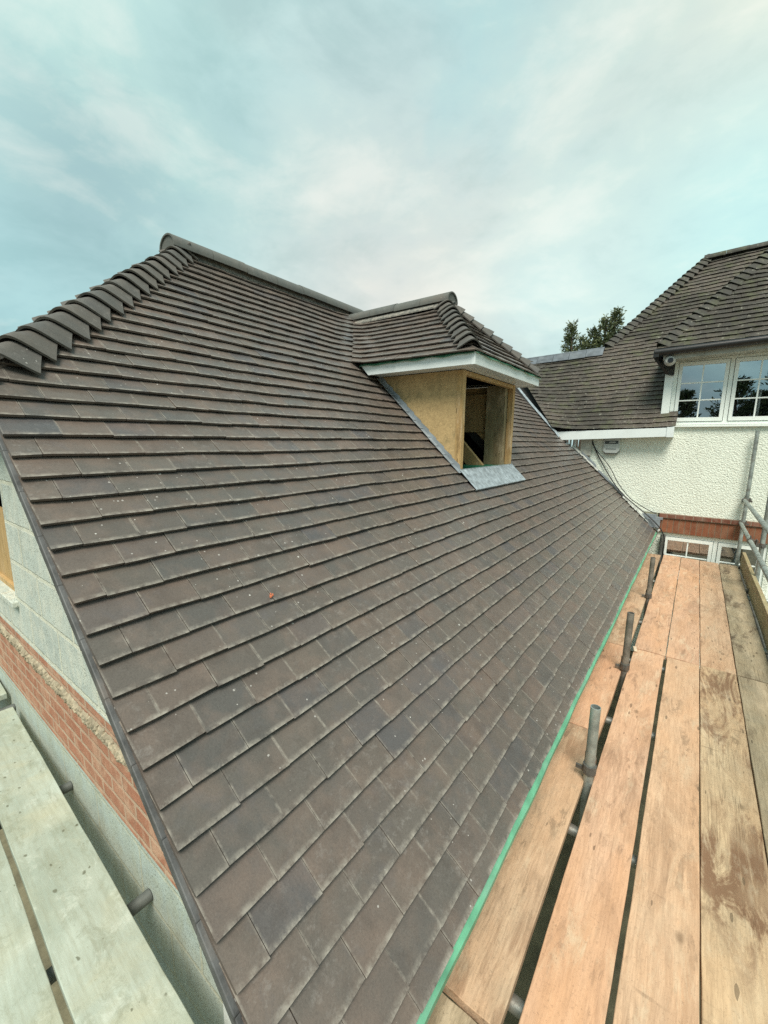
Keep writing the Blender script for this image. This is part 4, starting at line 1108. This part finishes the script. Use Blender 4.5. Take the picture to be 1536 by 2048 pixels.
tubething('scaffold_standard', (-.272, 2.17, -3.55), (-.272, 2.17, -1.315), 'nearest open-topped tube stub rising between eaves board and walkway', 'scaffold pole', 'tube', gs, couplers=[((-.272,2.17,-1.665),(0,1,0))])
tubething('scaffold_standard', (-.272, 3.50, -3.55), (-.272, 3.50, -1.265), 'middle tube stub of the three rising beside the eaves', 'scaffold pole', 'tube_old', gs, couplers=[((-.272,3.50,-1.70),(0,1,0))])
tubething('scaffold_standard', (-.272, 5.42, -3.55), (-.272, 5.42, -1.262), 'farthest tube stub, close to where the eaves meet the house', 'scaffold pole', 'tube_old', gs, couplers=[((-.272,5.42,-1.71),(0,1,0))])
tubething('scaffold_standard', (.638, 7.86, -3.55), (.638, 7.86, .185), 'tall upright tube at the far end of the walkway against the cream wall', 'scaffold pole', 'tube', None, couplers=[((.638,7.86,-.80),(0,-1,0)), ((.638,7.86,-1.13),(0,-1,0))])
tubething('scaffold_standard', (.722, 6.45, -3.55), (.722, 6.45, .9), 'thicker nearer upright tube at the right edge outside the guard rails', 'scaffold pole', 'tube', None, couplers=[((.722,6.45,-1.17),(-1,0,0)), ((.722,6.45,-1.75),(-1,0,0))])
tubething('guard_rail', (.615, 8.02, -.80), (.615, 1.2, -.80), 'upper sloping-looking guard rail tube along the outer side of the walkway', 'guard rail', 'tube', None, couplers=[((.615,7.86,-.80),(1,0,0))])
tubething('guard_rail', (.612, 7.93, -1.135), (.612, 1.2, -1.135), 'lower guard rail tube just above the toe board', 'guard rail', 'tube', None, couplers=[((.612,6.45,-1.135),(1,0,0))])
tz = DZ-BT-TR-.016
gt = 'transom tubes carrying the walkway boards'
lab = {1.12: 'transom tube in the slot nearest the bottom, beside the dark board end', 1.90: 'transom tube below the nearest tube stub, visible in the wide slot', 2.89: 'transom tube just behind the nearest tube stub', 3.86: 'transom tube under the butt joint of the walkway boards', 4.80: 'transom tube beyond the middle tube stub, its end outside the toe board', 6.40: 'transom tube under the far walkway, its end beside the thicker upright'}
for y, l in lab.items():
    tubething('transom_tube', (-.60, y, tz), (1.05 if y > 4.5 else .80, y+.02, tz), l, 'transom', 'tube', gt)
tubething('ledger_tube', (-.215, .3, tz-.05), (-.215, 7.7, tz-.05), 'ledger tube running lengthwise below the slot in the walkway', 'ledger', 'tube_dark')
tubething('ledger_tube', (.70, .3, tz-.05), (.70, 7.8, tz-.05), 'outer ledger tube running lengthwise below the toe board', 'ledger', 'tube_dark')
gl_ = 'transom tubes carrying the gable platform'
for x, l in ((-1.58, 'dark transom tube stub between dusty board and wall, nearest one'), (-2.47, 'dark transom tube stub between dusty board and wall, middle one'), (-3.55, 'dark transom tube across the gap at the dusty board end')):
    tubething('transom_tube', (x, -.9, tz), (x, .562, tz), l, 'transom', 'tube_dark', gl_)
# small debris
b = MB(); b.box(-.012, .012, -.045, .045, 0, .008); o = b.build('wood_chip', M['chip'], None, (-.245, 3.93, DZ+.006), bevel=.002, rot=.2); tag(o, 'pale offcut wedge lying at the board joint', 'wood chip')

# ------------------------------------------------------------------ trees
def spray_tree(name, base, trunks, mat, label, seed, leaf=.10, nspray=260, per=26, cat='tree', group=None):
    """trunks: list of (top offset, crown radius, crown bottom)"""
    rg = random.Random(seed); t = empty(name, base)
    tb = MB(); lf = MB()
    for (tx, ty, tzp, rad, zb) in trunks:
        T = Vector((tx, ty, tzp)); P0 = Vector((tx*.5, ty*.5, 0)); prev = P0; r = .16
        for i in range(1, 9):
            q = P0.lerp(T, i/8)+Vector((rg.uniform(-.06, .06), rg.uniform(-.06, .06), 0)); r2 = .16*(1-i/9)+.01
            tb.tube(prev, q, r, 8, r2); prev = q; r = r2
        for k in range(nspray):
            f = rg.random()**.8; z = zb+(tzp-zb)*f; c = P0.lerp(T, z/tzp)
            ra = rad*(1.05-f)**.7*rg.uniform(.45, 1.1); a = rg.uniform(0, 2*math.pi)
            tip = c+Vector((math.cos(a)*ra, math.sin(a)*ra, ra*rg.uniform(.15, .75)))
            if k % 3 == 0: tb.tube(c, tip, .018, 5, .005)
            d = (tip-c).normalized(); 
            for j in range(per):
                s = rg.uniform(.35, 1.08); p = c.lerp(tip, s)+Vector([rg.gauss(0, .07) for _ in range(3)])
                dd = (d+Vector([rg.gauss(0, .45) for _ in range(3)])+Vector((0,0,.25))).normalized()
                sd = dd.orthogonal().normalized(); sd.rotate(Matrix.Rotation(rg.uniform(0, 6.28), 3, dd)); l = leaf*rg.uniform(.6, 1.4)
                lf.quad(p, p+dd*l*.5+sd*l*.18, p+dd*l, p+dd*l*.5-sd*l*.18)
    tb.build('trunk', M['bark'], t); lf.build('crown', mat, t)
    return tag(t, label, cat, group)
spray_tree('conifer_tree', (-4.3, 20, -3.55), [(-.65, 0, 8.55, .6, 5.0), (-.15, 0, 7.9, .7, 5.0), (.3, 0, 8.2, .7, 5.0), (.7, 0, 8.5, .65, 5.2), (1.05, .2, 8.85, .5, 5.4)], M['leaf'], 'dark green conifer top showing behind the roof, right of the dormer', 3, leaf=.13, nspray=115, per=18)
spray_tree('garden_tree', (1.2, -15, -3.55), [(.2, 0, 7.0, 2.0, 1.5), (1.4, -.4, 6.2, 1.8, 1.5), (2.6, 0, 8.4, 2.1, 1.5)], M['leaf2'], 'leafy garden tree mirrored in the upper window panes', 5, leaf=.22, nspray=200, per=20)
spray_tree('garden_tree', (-1.6, -17, -3.55), [(-.6, 0, 5.8, 1.8, 1.2), (.6, .4, 6.6, 1.6, 1.2)], M['leaf2'], 'lower bushy tree mirrored at the left of the window panes', 6, leaf=.22, nspray=200, per=20)

o = frag.build('tile_fragment', M['orange_clay'])
# ------------------------------------------------------------------ ground
b = MB(); b.quad((-400,-400,-3.55), (400,-400,-3.55), (400,400,-3.55), (-400,400,-3.55)); tag(b.build('ground', M['soil']), kind='structure')

# ------------------------------------------------------------------ camera
f_px = 832.0
Mx = ((0.80103846, -0.10891246, 0.58862166), (0.59853788, 0.13015824, -0.79045002), (0.0094759, 0.98549323, 0.16944999))
cam = bpy.data.cameras.new('camera'); co = bpy.data.objects.new('camera', cam); COL.objects.link(co)
cam.sensor_fit = 'AUTO'; cam.sensor_width = 36; cam.lens = f_px/2048*36; cam.clip_start = .02; cam.clip_end = 2000
co.matrix_world = Matrix(Mx).to_4x4(); S.camera = co

def Wd(u, v):
    r = Vector((u-768, -(v-1024), -f_px)).normalized(); m = Matrix(Mx); return (m @ r).normalized()
# place the orange fragment where the photo has it, on the roof slope
d = Wd(541, 1195); n_ = Vector((sp,0,cp)); t_ = n_.dot(Vector((OX,0,OZ)))/n_.dot(d); pt = d*t_
o.location = pt+n_*.0-mp(1.0, 1.0, 0); tag(o, 'tiny orange tile fragment lying on the brown roof tiles', 'tile fragment')

# ------------------------------------------------------------------ light and sky
SUN_EL, SUN_AZ = R(56), R(150)       # azimuth clockwise from +Y
w = bpy.data.worlds.new('World'); S.world = w; w.use_nodes = True
t = NT('w', w)
dirv = t.n('ShaderNodeTexCoord').outputs['Generated']
sky = t.n('ShaderNodeTexSky', sky_type='NISHITA', sun_disc=False, sun_elevation=SUN_EL, sun_rotation=SUN_AZ)
sp_ = t.n('ShaderNodeSeparateXYZ', i_Vector=dirv)
pv = t.mapping(dirv, (1.0, 1.0, 1.35), (0, 0, 0), (0, 0, .5))
n1 = t.noise(t.mapping(pv, (1, 1, 1), (3.1, 1.7, 0)), 1.9, 4.5, .5, .3)
n2 = t.noise(t.mapping(pv, (1, 1, 1), (7.3, 4.2, 0)), 4.6, 6, .55, .35)
cl = t.math('ADD', t.math('MULTIPLY', n1, .62), t.math('MULTIPLY', n2, .38))
teal = (.38, .60, .62); grey = (.27, .39, .42); pale = (.68, .84, .80)
c = t.ramp(cl, [(.40, grey), (.46, teal), (.52, (.50, .72, .71)), (.60, pale)])
n3 = t.noise(t.mapping(pv, (1, 1, 1), (1.3, 9.2, 0), (0, .5, 0)), 3.4, 7, .58, .45)
c = t.mix(t.ramp(n3, [(.49, 0), (.57, .55)]), c, (.37, .50, .52))
c = t.mix(t.ramp(n3, [(.40, .6), (.48, 0)]), c, (.60, .86, .84))
def glow(px, py, width, amt, col, c_in, nz=None):
    d = Wd(px, py)
    dt = t.n('ShaderNodeVectorMath', operation='DOT_PRODUCT', i_0=dirv, i_1=tuple(d)).outputs['Value']
    g = t.math('EXPONENT', t.math('MULTIPLY', t.math('SUBTRACT', dt, 1.0), width))
    g = t.math('MULTIPLY', g, amt)
    if nz: g = t.math('MULTIPLY', g, t.ramp(nz, [(.44, 1.0), (.56, .55)]))
    return t.mix(g, c_in, col)
c = glow(1500, 190, 30, 1.0, (.90, .84, .66), c, n3)
c = glow(1320, 280, 60, .9, (.88, .80, .68), c, n3)
c = glow(1230, 350, 120, .75, (.52, .54, .51), c)
c = glow(830, 500, 260, .6, (.60, .58, .55), c)
c = glow(1000, 505, 500, .5, (.62, .58, .54), c)
c = glow(1070, 440, 260, .7, (1.0, .95, .82), c)
c = glow(800, 400, 260, .5, (.98, .90, .80), c)
c = glow(1060, 450, 60, 1.2, (1.0, .89, .76), c, n3)
c = glow(900, 430, 45, 1.1, (.98, .86, .76), c, n3)
c = glow(740, 480, 60, .95, (.93, .84, .76), c, n3)
c = glow(640, 560, 60, .6, (.80, .79, .74), c, cl)
c = glow(900, 480, 18, .5, (.84, .77, .69), c)
c = glow(1420, 230, 26, .5, (.84, .77, .63), c)
c = glow(1500, 450, 30, .8, (.52, .86, .86), c)
c = glow(1080, 590, 90, .6, (.60, .86, .85), c)
c = glow(60, 500, 50, .6, (.34, .60, .64), c)
c = glow(100, 300, 60, .5, (.52, .84, .86), c, cl)
c = glow(200, 400, 70, .5, (.30, .45, .47), c, cl)
c = glow(300, 110, 22, .95, (.62, .86, .79), c, cl)
c = glow(620, 190, 26, .7, (.36, .53, .56), c, cl)
c = glow(950, 120, 34, .55, (.38, .60, .63), c, n3)
c = glow(180, 350, 60, .7, (.31, .47, .50), c, n3)
c = glow(1050, 60, 30, .6, (.44, .72, .73), c, cl)
n5 = t.noise(t.mapping(pv, (1, 1, 1.5), (2.2, 5.1, 3.3), (.3, .2, 0)), 2.6, 8, .56, .35)
n6 = t.noise(t.mapping(pv, (1, 1, 1.6), (8.2, 1.1, .3), (.3, .2, 0)), 6.5, 7, .6, .25)
cc = t.math('ADD', t.math('MULTIPLY', n5, .62), t.math('MULTIPLY', n6, .38))
c = t.mix(1.0, c, t.ramp(cc, [(.39, (.83, .875, .88)), (.47, (.94, .955, .96)), (.52, (.97, .98, .97)), (.59, (1.0, 1.0, .98))]), 'MULTIPLY')
c = t.mix(t.ramp(cc, [(.51, 0), (.62, .25)]), c, (1.0, .95, .88))
c = t.mix(.06, c, t.mix(1.0, sky.outputs[0], (.06, .06, .06), 'MULTIPLY'))
bg = t.n('ShaderNodeBackground', i_Strength=.54); t.link(c, bg.inputs[0])
ow = t.n('ShaderNodeOutputWorld'); t.link(bg.outputs[0], ow.inputs[0])

sl = bpy.data.lights.new('sun', 'SUN'); sl.energy = 2.0; sl.angle = R(26); sl.color = (1, .93, .82)
so = bpy.data.objects.new('sun', sl); COL.objects.link(so)
dv = Vector((math.sin(SUN_AZ)*math.cos(SUN_EL), math.cos(SUN_AZ)*math.cos(SUN_EL), math.sin(SUN_EL)))
so.rotation_euler = dv.to_track_quat('Z', 'Y').to_euler()

S.view_settings.view_transform = 'Standard'; S.view_settings.look = 'None'; S.view_settings.exposure = 1.12; S.view_settings.gamma = 1
S.cycles.max_bounces = 6; S.cycles.use_denoising = False
